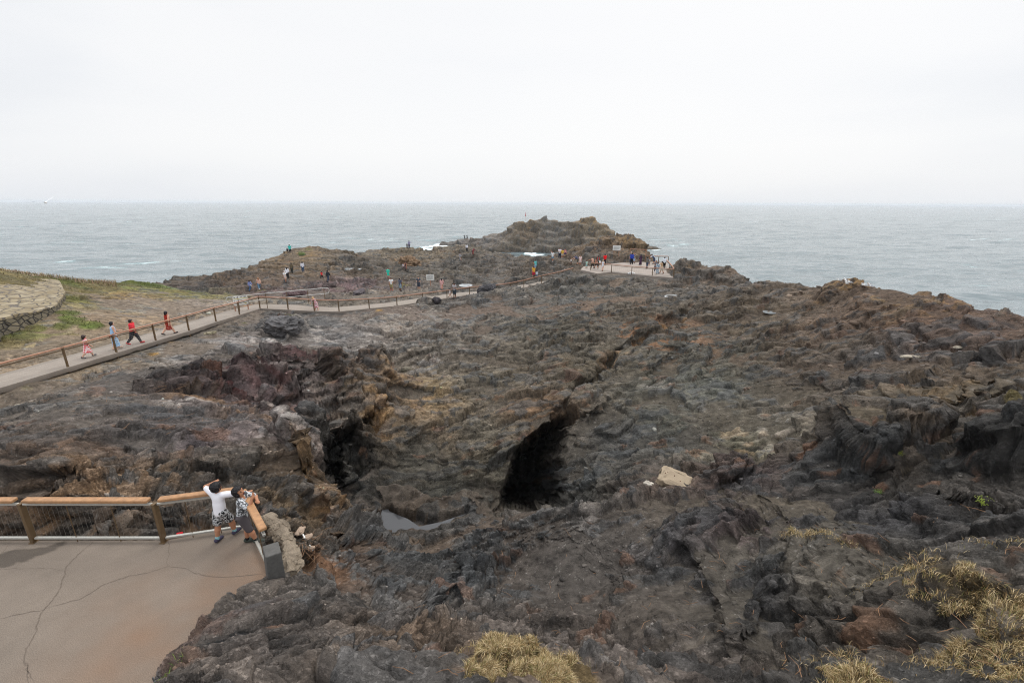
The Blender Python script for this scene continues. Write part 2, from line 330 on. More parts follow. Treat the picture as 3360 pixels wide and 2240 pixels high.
WX = perlin(X/6, Y/6, 0, 91)*1.6+perlin(X/1.7, Y/1.7, 0, 92)*.5; WY = perlin(X/6, Y/6, 0, 93)*1.6+perlin(X/1.7, Y/1.7, 0, 94)*.5
WA = (WX/R*.5).astype(f32); WL = (WY/R*.5).astype(f32)
def mesa(P, dz, w, warp=1.):
    """raise (or sink) the ground inside a polygon; w = width of its edge in bearing units"""
    global Z
    Q = poly_world(P); lo = Q.min(0)-.1; hi = Q.max(0)+.1
    i0, i1 = np.searchsorted(ga, [lo[0], hi[0]]); j0, j1 = np.searchsorted(gl, [lo[1], hi[1]])
    global A, L
    A0, L0 = A, L; e = (slice(j0, j1), slice(i0, i1)); A, L = A0[e]+WA[e]*warp, L0[e]+WL[e]*warp
    d, _, _ = dist_line(Q, True); d = np.where(inside(Q), d, -d)
    A, L = A0, L0
    Z[e] += dz*sstep(-w/2, w/2, d)
def trench(P, dz, w, warp=1.):
    global Z, A, L
    Q = poly_world(P); lo = Q.min(0)-.1; hi = Q.max(0)+.1
    i0, i1 = np.searchsorted(ga, [lo[0], hi[0]]); j0, j1 = np.searchsorted(gl, [lo[1], hi[1]])
    A0, L0 = A, L; e = (slice(j0, j1), slice(i0, i1)); A, L = A0[e]+WA[e]*warp, L0[e]+WL[e]*warp
    d, t, _ = dist_line(Q)
    A, L = A0, L0
    d = d/(1+1.1*perlin(X[e]/2.6, Y[e]/2.6, 0, 97))
    Z[e] -= dz*(1-sstep(w*.25, w, d))*np.minimum(1, np.minimum(t, 1-t)*8+.25)
# the left block with its steep rim, dark stack on the right, ledges, gullies
mesa([(1290,1190,31.6),(1240,1286,26.8),(1170,1371,23.2),(1074,1425,21.1),(1062,1514,18.4),(1120,1600,16.4),(1060,1640,15.2),(980,1560,16),(950,1440,19),(1040,1330,23.5),(1120,1250,27),(1200,1180,31.5)], 1.15, .014)
mesa([(700,1160,33),(860,1115,36),(1060,1130,36),(1150,1170,32.5),(1130,1240,28.5),(1010,1290,25.5),(900,1260,26.5),(830,1300,25),(760,1340,22.8),(640,1320,23.5),(560,1250,27),(500,1270,25.5),(530,1200,30),(620,1190,31)], .35, .03, 3)
mesa([(860,1130,35.5),(1060,1135,35.5),(1150,1175,32),(1100,1235,28.6),(960,1240,28),(860,1180,31)], .45, .03, 3)
mesa([(2655,1500,18.2),(2670,1390,19.8),(2760,1370,20.5),(2960,1400,21.),(3060,1430,20.2),(2960,1500,18.4),(2860,1545,16.9),(2760,1535,17.2)], 1.15, .010, 1.2)
mesa([(3140,1440,19.8),(3240,1400,20.6),(3380,1420,20.5),(3400,1560,16.5),(3240,1570,16.4),(3150,1530,17.2)], 1.25, .012, 1.2)
mesa([(2740,1340,24.5),(2900,1300,26),(3150,1310,25.),(3300,1330,24),(3200,1385,21.8),(2950,1370,22.2)], .7, .012, 1.4)
mesa([(2880,1720,13.4),(3000,1660,14.5),(3200,1700,13.7),(3380,1760,12.8),(3300,1800,11.6),(3000,1775,12.1)], .45, .015, 1.4)
mesa([(2170,1640,15.6),(2230,1590,17),(2420,1610,16.6),(2560,1680,14.7),(2600,1800,12.4),(2520,1960,9.9),(2440,2100,8.2),(2360,2010,9.2),(2300,1900,10.6),(2190,1800,12.3),(2165,1720,13.8)], .26, .02, 1.2)
mesa([(2280,1540,18.4),(2400,1500,19.6),(2440,1560,18),(2340,1590,17.2)], .55, .02, 1)
mesa([(860,1075,40.5),(920,1020,45),(985,1030,44),(1000,1080,39.5),(940,1110,37.5)], .75, .014, .8)
mesa([(2370,860,68.5),(2440,885,66),(2440,960,63),(2350,960,63),(2320,890,67)], .35, .012, 1.5)
mesa([(2690,960,50.2),(2722,920,51.5),(2850,925,50.5),(2850,990,47.5),(2700,1010,46)], .6, .01, 1.2)
mesa([(1010,845,102),(1300,830,112),(1490,830,116),(1560,860,98),(1300,890,88),(1100,880,92)], .01, .02, 1)
trench([(1845,1370,24.8),(1880,1320,27),(1990,1190,33.5),(2080,1120,37.5),(2180,1060,42.5),(2230,1015,47)], 1.5, .026, 1.2)
trench([(2235,1020,46.5),(2290,990,50),(2380,960,56)], .6, .02, .8)
mesa([(1872,1345,26.0),(1900,1310,27.6),(1990,1205,33),(2090,1130,37.2),(2200,1070,42),(2260,1120,38),(2150,1230,32),(2020,1330,27),(1930,1390,24.4)], .4, .012, .8)
trench([(1500,2080,7.9),(1560,1950,9.8),(1530,1830,12),(1480,1760,13.9)], .3, .03, 1.5)
for P, s, w in [([(0,1600,15.3),(250,1590,14.),(520,1530,15.2),(760,1560,14.3)], .3, .012), ([(0,1480,18.),(260,1470,17.6),(540,1450,17.6)], .25, .01), ([(1000,1660,12.7),(1080,1620,15)], .35, .02), ([(1640,950,58),(1800,965,55)], .3, .02), ([(2300,1010,48),(2500,1080,42),(2750,1150,34)], .5, .02), ([(2900,1030,42),(3050,1120,35),(3250,1200,29)], .5, .016), ([(2780,1310,25.6),(3000,1370,22.4),(3200,1440,19.7)], .35, .012),
                ([(1700,800,172),(1730,760,174),(1760,730,177)], 2.5, .02), ([(1880,770,174),(1900,740,177)], 2.5, .015), ([(1740,845,166),(1800,842,165)], 3, .03)]:
    trench(P, s, w)
# --- shelf under the path and flat bed under the near pavement
def seg_near(P, width):
    Q = P[:, :2]; best = np.full(A.shape, 1e9, f32); zz = np.zeros(A.shape, f32)
    for i in range(len(Q)-1):
        a = Q[i]; d = Q[i+1]-a; t = np.clip(((X-a[0])*d[0]+(Y-a[1])*d[1])/(d@d), 0, 1); q = np.hypot(X-a[0]-t*d[0], Y-a[1]-t*d[1])
        m = q < best; best = np.where(m, q, best); zz = np.where(m, P[i, 2]+t*(P[i+1, 2]-P[i, 2]), zz)
    return best, zz
PN = np.array([_pl[i] for i in range(len(PATH))]); PATHW = 2.1
PATHMID = PATH+PN*PATHW/2
_nf = len(FENCE)
pd, pz_ = seg_near(PATHMID[:_nf+1], 3)
k = 1-sstep(PATHW*.5+.05, PATHW*.5+1.6, pd); Z = Z*(1-k)+np.minimum(Z, pz_-.14)*k
PATHK = 1-sstep(PATHW*.5, PATHW*.5+.9, pd)
# --- sand level and roughness maps (coarse), then noise
AC, LC = np.meshgrid(ca, cl)
Bp = blob_pos(SA); Np = blob_pos(NEG)
S_ = .20*np.ones_like(AC)*(1-sstep(4.0, 4.6, LC))
for (x, y, v, s), (a, l) in zip(SA, Bp): S_ = np.maximum(S_, v*np.exp(-(((AC-a)**2+(LC-l)**2*.6)/(s*.62)**2)**1.5))
cb = blob_pos(RC); cc = np.array([lin(c[2:5]) for c in RC]); 
w_ = 1/((AC[..., None]-cb[:, 0])**2+(LC[..., None]-cb[:, 1])**2+.0012)**1.7
TINT = (w_@cc)/w_.sum(-1)[..., None]
SANDLV = up2(S_, A+WA*1.5, L+WL*1.5)
Tm = up2(TINT, A+WA*2, L+WL*2)
dA = ga[1]-ga[0]; dL = gl[1]-gl[0]
def normals(Xg, Yg, Zg):
    Pg = np.stack([Xg, Yg, Zg], -1); du = np.gradient(Pg, axis=1); dv = np.gradient(Pg, axis=0); n = np.cross(du, dv); n /= np.linalg.norm(n, axis=-1)[..., None]+1e-9
    return n.astype(f32)
N0 = normals(X, Y, boxblur(Z, 1, 4))
far = sstep(95, 150, R); mid = sstep(45, 80, R)
head = np.zeros(A.shape, f32)
for x, y, s in [(300,1050,.16),(450,1000,.13),(150,1150,.16),(330,945,.16),(600,1000,.1),(100,920,.2)]:
    a, l = hit_base(x, y); head = np.maximum(head, np.exp(-(((A-a)**2+(L-l)**2)/s**2)**2).astype(f32))
def band(lam): return sstep(1.9, 3.6, lam/SP)
# rotated frame: beds strike across the view and dip seaward
c, s = math.cos(.35), math.sin(.35)
U = X*c+Y*s; V = -X*s+Y*c; W3 = Z
U = U+perlin(X/3.1, Y/3.1, W3/3.1, 11)*.8; V = V+perlin(X/3.1, Y/3.1, W3/3.1, 12)*.8
D = np.zeros(A.shape, f32)
def bil(lx, ly, lz, sd): return 1-np.abs(perlin(U/lx, V/ly, W3/lz, sd))*1.9
nk = 1+.55*(1-sstep(14, 32, R)); nb = .35+.65*sstep(18, 50, R); nb2 = .85+.15*sstep(14, 40, R)      # the big swells are smaller on the near floor
def facet(x, y, seed):
    """broken blocks: every cell a flat tilted face; returns height, joint distance, cell value"""
    ix = np.floor(x).astype(np.int32); iy = np.floor(y).astype(np.int32); zz = np.zeros_like(ix)
    f1 = np.full(x.shape, 9, f32); f2 = f1.copy(); val = np.zeros(x.shape, f32); tx = val.copy(); ty = val.copy()
    for dx in (-1, 0, 1):
        for dy in (-1, 0, 1):
            h = _hash(ix+dx, iy+dy, zz, seed); h2 = _hash(ix+dx, iy+dy, zz, seed+77)
            ox = ix+dx+(h & np.uint32(1023)).astype(f32)/1023-x; oy = iy+dy+((h >> np.uint32(10)) & np.uint32(1023)).astype(f32)/1023-y
            d = np.hypot(ox, oy).astype(f32); m = d < f1
            f2 = np.where(m, f1, np.minimum(f2, d)); f1 = np.where(m, d, f1)
            val = np.where(m, ((h >> np.uint32(20)) & np.uint32(1023)).astype(f32)/1023, val)
            g = ((h2 & np.uint32(1023)).astype(f32)/1023-.5); g2 = (((h2 >> np.uint32(10)) & np.uint32(1023)).astype(f32)/1023-.62)
            t = -(g*ox+g2*oy); tx = np.where(m, t, tx)
    return tx, f2-f1, val
D += perlin(U/11, V/8, W3/8, 20)*.4*nb
D += (bil(6.5, 4., 3.4, 21)-.45)*.34*band(4)*nb
b2 = bil(2.9, 1.7, 1.5, 22)-.5; D += b2*.20*band(1.7)*nb2
b3 = bil(1.15, .62, .55, 23)-.5; b4 = bil(.45, .22, .22, 24)-.5
t0_, e0, v0 = facet((U/3.4+b2*.2).astype(f32), (V/2.1+W3*.4+b3*.1).astype(f32), 30)
D += (t0_*1.15+(v0-.5)*.6-.32*(1-sstep(0, .05, e0)))*.80*band(2.)*nb2
f1, e1, v1 = facet((U/1.5+b2*.25+b3*.12).astype(f32), (V/.85+W3*.95+b3*.12).astype(f32), 31)
D += (f1*1.1+(v1-.5)*.7-.40*(1-sstep(0, .08, e1)))*.36*band(.85)*nb2
FINE = np.clip(.75+1.3*perlin(X/7, Y/7, 0, 48)+.8*perlin(X/2.4, Y/2.4, 0, 49), .25, 1.5)        # slabs here, rubble there
D += b3*.06*band(.62)*FINE
f2, e2, v2 = facet((U/.62+b3*.3+b4*.1).astype(f32), (V/.34+W3*2.3+b3*.3).astype(f32), 32)
D += (f2*1.1+(v2-.5)*.8-.40*(1-sstep(0, .10, e2)))*.17*FINE*nk*band(.36)
D += b4*.035*band(.26)*nk
f3, e3, v3 = facet((U/.25+b4*.4).astype(f32), (V/.14+W3*5.).astype(f32), 33)
D += (f3*1.1+(v3-.5)*.8-.4*(1-sstep(0, .14, e3)))*.08*FINE*nk*band(.16)
# bedding: benches with steep risers
def bench(h, w1, w2, sd, flatp=.72):
    t = (Z+D*.6+.13*X-.09*Y)/h+perlin(X/(9*h+1.5), Y/(9*h+1.5), 0, sd)*1.1+perlin(X/(2.2*h+.4), Y/(2.2*h+.4), Z/2, sd+1)*.22
    fr = t-np.floor(t); st = np.where(fr < flatp, fr*w1/flatp, w1+(fr-flatp)*(1-w1)/(1-flatp))
    return (st-fr)*h, np.floor(t)
bm = sstep(-.25, .3, perlin(X/14, Y/14, 0, 47))
q, bi = bench(1.25, .3, 0, 41); D += q*(.25+.55*bm)*nb*(.7+.5*mid)
RB = np.zeros(A.shape, f32)
for x, y, s_ in [(2850,1430,.16),(3220,1480,.14),(3000,1340,.16),(3100,1080,.2),(3150,1720,.1),(1250,1260,.05)]:
    a, l = hit_base(x, y); RB = np.maximum(RB, np.exp(-((A-a)**2+(L-l)**2)/s_**2).astype(f32))
q, _b = bench(.62, .22, 0, 57, .62); D += q*.85*RB*band(.5)
q, bi2 = bench(.42, .3, 0, 43); D += q*(.35+.4*bm)*band(.5)
D += far*(bil(16, 11, 7, 26)-.5)*1.3
t4, e4, v4 = facet((X/9+b2*.1).astype(f32), (Y/6+Z*.12).astype(f32), 36); D += far*(t4*1.1+(v4-.5)*.8)*1.5
q, bi3 = bench(2.6, .35, 0, 45); D += q*far*.8
AMP = np.ones(A.shape, f32)
for x, y, am, s in [(900,1230,2.1,.13),(1050,1190,1.9,.08),(700,1240,1.9,.08),(600,1250,1.5,.07),(1600,1300,.8,.3),(2300,1300,.8,.25),(2000,1480,.85,.12),(2200,1900,.75,.22),(1800,2000,.8,.25),(950,2050,1.1,.25),(300,1320,.6,.2),(500,1420,.8,.2),(3150,1080,.9,.2),(1000,1100,.75,.15),(1300,1020,.8,.15),(2900,1500,.9,.2),(1250,1480,.75,.12),(1010,832,.5,.07),(950,850,.6,.06),(1250,825,.6,.08),(2430,890,.6,.05)]:
    a, l = hit_base(x, y); AMP += (am-1)*np.exp(-((A-a)**2+(L-l)**2)/s**2)
pav = [at_drop(x, y, 7.3) for x, y in [(-600,1752),(113,1754),(539,1752),(830,1700),(900,1830),(880,1925),(760,2012),(640,2110),(520,2242),(380,2400),(-600,2400)]]
PAVQ = np.array([[math.atan2(q[0], q[1]), math.log(math.hypot(q[0], q[1]))] for q in pav])
pv = dist_line(PAVQ, True)[0]; pv = np.where(inside(PAVQ), pv, -pv)
flat = sstep(-.012, .025, pv)
Z = Z*(1-flat)+np.minimum(Z, H-7.3-.25)*flat
AMP *= 1-.9*PATHK; AMP *= 1-.95*flat; AMP *= 1-.75*head
# level bed of the seaward platform
plat = [at_drop(x, y, 9.55) for x, y in [(1930,880),(1965,905),(2100,912),(2206,915),(2195,885),(2180,860),(2080,862),(1990,868)]]
PLQ = np.array([[math.atan2(q[0], q[1]), math.log(math.hypot(q[0], q[1]))] for q in plat])
pv2 = dist_line(PLQ, True)[0]; pv2 = np.where(inside(PLQ), pv2, -pv2); fl2 = sstep(-.012, .012, pv2)
AMP *= 1-fl2; Z = Z*(1-fl2)+(H-9.55-.2)*fl2
# keep the way between camera and platform clear
D *= AMP*(1+.35*mid*(1-far))
ROCK = Z+D*N0[..., 2]
PX = X+D*N0[..., 0]; PY = Y+D*N0[..., 1]; PZ = ROCK
# sand, gravel and soil fill the hollows
lv = Z+(SANDLV*.95-.70)*.55*np.maximum(AMP, .35)*(1+.5*mid)+perlin(X/2.2, Y/2.2, 0, 61)*.2+perlin(X/.8, Y/.8, 0, 63)*.06+perlin(X/.5, Y/.5, 0, 62)*.025
lv = np.where(SANDLV < .03, Z-9, lv)
kk = .06*(1+mid)
hmx = np.clip(.5+.5*(lv-PZ)/kk, 0, 1); SANDM = sstep(.25, .85, hmx)*(SANDLV > .03)
zs = PZ*(1-hmx)+lv*hmx+kk*hmx*(1-hmx)
PZ = np.where(SANDLV > .03, zs, PZ)
GRASS = [[(1535,2250),(1570,2190),(1640,2150),(1700,2138),(1760,2148),(1830,2190),(1905,2250)],[(2660,2250),(2720,2205),(2790,2180),(2850,2190),(2920,2250)],
 [(2905,1832),(2960,1838),(3040,1858),(3130,1850),(3170,1880),(3260,1900),(3360,1925),(3380,2090),(3370,2250),(3255,2250),(3230,2180),(3190,2120),(3060,2140),(3025,2110),(3090,2085),(3180,2075),(3200,2050),(3120,1985),(3040,1955),(2985,1910)]]
GRASSQ = [np.array([hit_base(x, y) for x, y in P]) for P in GRASS]
GRM = np.zeros(A.shape, f32)
A0, L0 = A, L; A, L = A+WA*1.5, L+WL*1.5
for Q in GRASSQ:
    dq = dist_line(Q, True)[0]; dq = np.where(inside(Q), dq, -dq); GRM = np.maximum(GRM, sstep(-.01, .035, dq))
A, L = A0, L0
PZ = PZ+GRM*(.10+.10*perlin(X/.5, Y/.5, 0, 401)+.05*perlin(X/.15, Y/.15, 0, 402))
PUD = [(1146,881,85,24),(1217,885,84,15),(1492,889,80,26),(1528,935,68,30),(2208,972,52,34),(2131,934,62,18),(2525,1022,50,24),(1178,882,84,12)]
PUDW = []
for x, y, r, wpx in PUD:
    a, l = hit_base(x, y); ra = wpx/2/FPX; lv_ = float(up2(Zc, np.array([a]), np.array([l]))[0])
    q = ((A-a+WA*.8)/ra)**2+((L-l+WL*.8)/(ra*1.3))**2; k_ = 1-sstep(.7, 2.2, q); PZ = PZ*(1-k_)+(lv_-.10+.12*perlin(X/.9, Y/.9, 0, 403))*k_; PUDW.append((a, l, ra*1.5, lv_-.06))
POOLZ = H-13.05
A0, L0 = A, L; A, L = A+WA*.6, L+WL*.6
pitq = np.array([[math.atan2(q[0], q[1]), math.log(math.hypot(q[0], q[1]))] for q in (at_drop(x, y, 13.05) for x, y in [(1230,1712),(1258,1655),(1285,1655),(1296,1682),(1344,1702),(1374,1722),(1430,1710),(1500,1686),(1522,1676),(1518,1696),(1440,1736),(1400,1758),(1298,1772),(1232,1750)])])
dq = dist_line(pitq, True)[0]; dq = np.where(inside(pitq), dq, -dq); A, L = A0, L0
kq = sstep(-.004, .012, dq); k2 = sstep(-.11, -.05, dq)*(1-sstep(-.004, .002, dq))*(L > math.log(15)); PZ = PZ*(1-k2)+np.maximum(PZ, POOLZ+.22+.25*np.maximum(0, -dq-.01)*R+.16*perlin(X/.4, Y/.4, 0, 404)+.2*perlin(X/1.1, Y/1.1, 0, 405))*k2
PZ = PZ*(1-kq)+np.minimum(PZ, POOLZ-.12)*kq
PX, PY = PX.astype(f32), PY.astype(f32)
# --- the cave under the far wall: the rock is drawn back into a passage
def proj_grid(Px, Py, Pz):
    dx, dy, dz = Px, Py, Pz-H; w = dx*CF[0]+dy*CF[1]+dz*CF[2]
    return 1680+FPX*(dx*CR[0]+dy*CR[1]+dz*CR[2])/w, 1120-FPX*(dx*CU[0]+dy*CU[1]+dz*CU[2])/w
def cave(P, rlo, rhi, path, w, wob=14):
    """P: outline of the mouth on the rock face (col,row); the face inside is drawn back along a bent passage"""
    global PX, PY, PZ
    gx, gy = proj_grid(PX, PY, PZ); P = np.array(P, float); n = len(P); ins = np.zeros(gx.shape, bool); best = np.full(gx.shape, 1e9, f32)
    gx = gx+perlin(X/.8, Y/.8, Z/.8, 71)*wob; gy = gy+perlin(X/.8, Y/.8, Z/.8, 72)*wob
    for i in range(n):
        a = P[i]; b = P[(i+1) % n]; d = b-a
        ins ^= ((a[1] > gy) != (b[1] > gy)) & (gx < d[0]*(gy-a[1])/(d[1]+1e-9)+a[0])
        t = np.clip(((gx-a[0])*d[0]+(gy-a[1])*d[1])/(d@d), 0, 1); best = np.minimum(best, np.hypot(gx-a[0]-t*d[0], gy-a[1]-t*d[1]))
    ok = ins & (R > rlo) & (R < rhi); k = np.where(ok, np.minimum(best/w, 1), 0); k = (1-(1-k)**2)
    kk = np.linspace(0, 1, len(path)); q = [np.interp(k, kk, [p[c] for p in path]) for c in range(3)]
    far_ = np.minimum(k*3, 1)*(k > 0)
    r1_ = (perlin(X*1.6, (Y+q[1])*1.6, (Z+q[2])*1.6, 73)*.45+perlin(X*4, (Y+q[1])*4, (Z+q[2])*4, 74)*.2)*far_
    r2_ = (perlin(X*1.6, (Y+q[1])*1.6, (Z+q[2])*1.6, 75)*.45+perlin(X*4, (Y+q[1])*4, (Z+q[2])*4, 76)*.2)*far_
    PX = (PX+q[0]+r1_).astype(f32); PY = (PY+q[1]+r2_*.3).astype(f32); PZ = PZ+q[2]+r2_
    return k.astype(f32)
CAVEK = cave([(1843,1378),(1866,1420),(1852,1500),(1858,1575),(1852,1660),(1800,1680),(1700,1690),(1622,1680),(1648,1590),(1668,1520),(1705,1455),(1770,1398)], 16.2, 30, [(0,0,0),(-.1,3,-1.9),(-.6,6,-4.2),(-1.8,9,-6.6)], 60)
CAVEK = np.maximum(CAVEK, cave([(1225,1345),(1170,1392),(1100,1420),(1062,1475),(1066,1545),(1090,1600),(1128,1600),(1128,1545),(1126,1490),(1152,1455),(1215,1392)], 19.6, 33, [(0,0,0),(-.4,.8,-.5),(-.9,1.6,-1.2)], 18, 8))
print('terrain shape', round(time.time()-T0, 1))
# ------------------------------------------------------------------ terrain: colour of the rock itself
def lerp(a, b, t): return a+(b-a)*t[..., None]
n1 = perlin(U/2.3, V/1.6, W3/1.6, 51); n2 = perlin(U/.7, V/.5, W3/.5, 52)*band(.4); n3 = perlin(X/9, Y/9, 0, 53); n4 = perlin(U/.22, V/.16, W3/.16, 54)*band(.15)
C = Tm/.66
C = C*.9*(1+.22*n1+.2*n2+.16*n4+.7*(v1-.5)*band(.85)+.65*(v2-.5)*band(.36)+.5*(v3-.5)*band(.16)+.35*(v0-.5))[..., None]
dk = sstep(.62, .72, v1*.6+v2*.4+.18*n1); C = C*(1-.38*dk*band(.85))[..., None]; C = lerp(C, C.mean(-1, keepdims=True)*np.array([.95, 1., 1.04]), .55*dk)
# blue-black against warm brown beds
hue = np.clip(n3*.7+n1*.5+n2*.3, -1, 1)[..., None]
C = C*(1+hue*np.array([.09, .015, -.08], f32))
gz = np.abs(N0[..., 2])
NR_ = normals(PX, PY, PZ)
# rust in the joints and on fresh faces
rust = sstep(.5, .62, perlin(U/1.9, V/1.2, W3/.9, 55)*.7+.25*n2+.45*(v2-.3))*(1-SANDM)
C = lerp(C, lin([122, 84, 58])*np.ones(3), rust*.35)
ochre = np.zeros(A.shape, f32)
for x, y, s_, am in [(1250,1320,.03,.32),(1330,1260,.04,.28),(1400,1330,.06,.2),(2450,1440,.06,.2),(2380,1400,.08,.15),(1080,1620,.04,.35),(1060,1590,.03,.3),(300,1590,.12,.35),(1340,858,.03,.8),(2200,1040,.03,.8),(2130,1090,.03,.7),(2010,1180,.03,.6),(950,1330,.04,.3),(640,1320,.05,.4),(820,1370,.04,.4)]:
    a, l = hit_base(x, y); ochre = np.maximum(ochre, am*np.exp(-((A-a)**2+(L-l)**2)/s_**2))
och = ochre*sstep(.05, .3, perlin(U/.9, V/.6, W3/.5, 56)+.4*n2+.7*(v2-.5)+.5*(v1-.5))
C = lerp(C, lin([168, 126, 80])/.8, np.clip(och, 0, .62))
# red scoria in the purple block
red = np.zeros(A.shape, f32)
for x, y, s_ in [(700,1195,.05),(930,1215,.05),(1000,1180,.05),(900,1265,.06),(760,1290,.05),(1060,1215,.04)]:
    a, l = hit_base(x, y); red = np.maximum(red, np.exp(-((A-a)**2+(L-l)**2)/s_**2))
C = lerp(C, lin([98, 44, 46]), np.clip(red*sstep(.05, .3, n1+.5*n2+.5*(v2-.5))*.5, 0, .6))
# salt and pale clay
pale = np.zeros(A.shape, f32)
for x, y, s_, am in [(1050,1085,.09,.7),(850,1125,.05,.95),(800,1150,.03,.9),(900,1335,.03,.6),(1000,1330,.02,.45),(1180,1110,.06,.6),(1280,1050,.06,.5),(1450,1040,.08,.35),(700,1130,.04,.5),(560,1180,.06,.4),(940,1440,.06,.4),(2130,1270,.03,.5),(2520,1440,.05,.2),(1900,1700,.1,.2),(600,1330,.03,.8),(1400,1190,.06,.35)]:
    a, l = hit_base(x, y); pale = np.maximum(pale, am*np.exp(-((A-a)**2+(L-l)**2)/s_**2))
C = lerp(C, lin([168, 160, 154])/.75, np.clip(pale*sstep(-.1, .35, n1*.6+n2*.7+n4*.4+.6*(v2-.5)), 0, .85))
# orange lichen on the exposed crests
lich = np.zeros(A.shape, f32)
for x, y, s_, am in [(1930,716,.03,.9),(1730,722,.02,.5),(2050,787,.02,.5),(2100,808,.015,.5),(2800,935,.05,.8),(2900,950,.05,.9),(3000,965,.06,.6),(2760,990,.03,.6),(2215,880,.03,.8),(1000,840,.05,.5),(3100,1000,.06,.4)]:
    a, l = hit_base(x, y); lich = np.maximum(lich, am*np.exp(-((A-a)**2+(L-l)**2)/s_**2))
C = lerp(C, lin([150, 116, 62])/.85, np.clip(lich*sstep(.12, .35, n1*.6+n2*.6+.5*(v1-.5)+.5*(NR_[..., 2]-.7)), 0, .55))
# sand and gravel colour
sc = np.zeros_like(TINT); sw = np.zeros(AC.shape)
SCOL = [(1500,1250,98,90,80),(2300,1250,88,84,75),(2050,1230,88,82,73),(1800,1150,94,86,76),(2500,1100,94,84,74),(2750,1080,96,82,72),(3000,1100,94,78,68),(1300,1850,84,78,74),(1150,1950,80,74,70),(600,1450,90,84,80),(300,1550,88,78,70),(1400,1500,84,80,72),(2100,1450,78,75,70),(1000,1900,80,75,72),(2400,1000,96,86,76),(1100,1650,92,80,68),(2600,1350,92,86,76),(1300,870,98,88,78),(900,900,98,86,76),(1600,870,92,84,76),(1800,800,98,92,84),(1900,1880,82,77,73),(2700,1850,92,87,80),(200,1340,100,93,87),(500,1220,96,90,86),(1300,1010,116,104,96),(1600,1010,112,98,88),(1250,965,118,109,100),(950,975,112,102,96),(550,1010,138,124,110),(300,1050,142,124,104),(150,1180,136,122,106),(2100,925,118,104,92),(1000,1370,112,101,98),(1000,1790,128,96,74),(890,1765,136,112,90),(3050,1450,100,90,76),(700,990,140,128,118),(2130,1090,150,112,84),(1050,1090,118,112,108)]
for (x, y, r_, g_, b_), (a, l) in zip(SCOL, blob_pos(SCOL)):
    w1 = 1/((AC-a)**2+(LC-l)**2+.002)**1.6; sc += w1[..., None]*lin([r_, g_, b_]); sw += w1
SCm = up2(sc/sw[..., None], A+WA, L+WL)/1.0
SCm = SCm*(1+.16*n1+.14*n2+.30*n4)[..., None]
peb = (worley2((X/.035).astype(f32), (Y/.035).astype(f32), 81)[2] > .985)
SCm = lerp(SCm, np.array([.42, .39, .36], f32), peb*.4)
C = lerp(C, SCm, SANDM*.92)
# turf creeping over the headland and small mossy patches
turf = np.zeros(A.shape, f32)
TURF = [(330,932,.07,1.),(240,930,.06,1.),(430,930,.06,1.1),(500,942,.05,.9),(120,905,.12,.9),(0,890,.12,.9),(300,960,.05,.8),(400,955,.05,.6),(250,985,.03,.8),(225,1030,.025,.8),(235,1055,.025,.9),(200,1075,.02,.8),(300,1070,.025,.8),(40,1105,.05,.9),(120,1085,.02,.8),(620,962,.03,.6),(560,950,.03,.6),(240,1100,.015,.6),(150,1120,.015,.5),(800,975,.02,.6),(860,955,.02,.6),(1040,1035,.012,.9),(1420,985,.018,1.),(1250,1020,.02,.7),(1700,945,.014,.9),(1720,930,.012,.8),(1590,940,.012,.6),(640,1085,.012,.9),(560,1120,.014,.9),(500,1160,.014,.8),(660,1060,.01,.8),(800,1050,.012,.8),(950,1055,.014,.8),(90,1265,.02,.6),(1330,935,.03,.6),(1010,822,.012,.9),(785,1042,.01,.7),(2960,1505,.01,.7),(3280,1450,.008,.8)]
for (x, y, s_, am), (a, l) in zip(TURF, blob_pos(TURF)): turf = np.maximum(turf, am*np.exp(-((A-a)**2+(L-l)**2*.6)/s_**2))
TURFM = sstep(.42, .66, turf*.85+.34*n1+.2*n2+.14*perlin(X/4, Y/4, 0, 59))*(1-PATHK*.6)
tc = lerp(lin([98, 102, 56])/.95*np.ones(3), lin([128, 116, 80])/.95*np.ones(3), sstep(-.4, .5, n1+n3))
grn = np.zeros(A.shape, f32)
for x, y, s_ in [(240,915,.05),(300,928,.04),(440,926,.06),(500,938,.03),(230,1040,.02),(300,1075,.015),(1420,985,.012)]:
    a, l = hit_base(x, y); grn = np.maximum(grn, np.exp(-((A-a)**2+(L-l)**2)/s_**2))
tc = lerp(tc, lin([92, 106, 52])/.95, np.clip(grn, 0, 1))*(1+.3*n2+.25*n4)[..., None]
rst = np.zeros(A.shape, f32)
for x, y, s_ in [(1250,1020,.03),(560,1120,.02),(640,1085,.02),(500,1160,.02),(1250,935,.03)]:
    a, l = hit_base(x, y); rst = np.maximum(rst, np.exp(-((A-a)**2+(L-l)**2)/s_**2))
tc = lerp(tc, lin([176, 134, 78])/.8, np.clip(rst, 0, 1)*.7)
C = lerp(C, tc, TURFM*.95)
PZ = PZ+TURFM*(.06+.07*np.abs(n4)+.05*n2)
C = lerp(C, lin([92, 78, 54])/.9*np.ones(3)*(1+.3*n4)[..., None], GRM*.95)
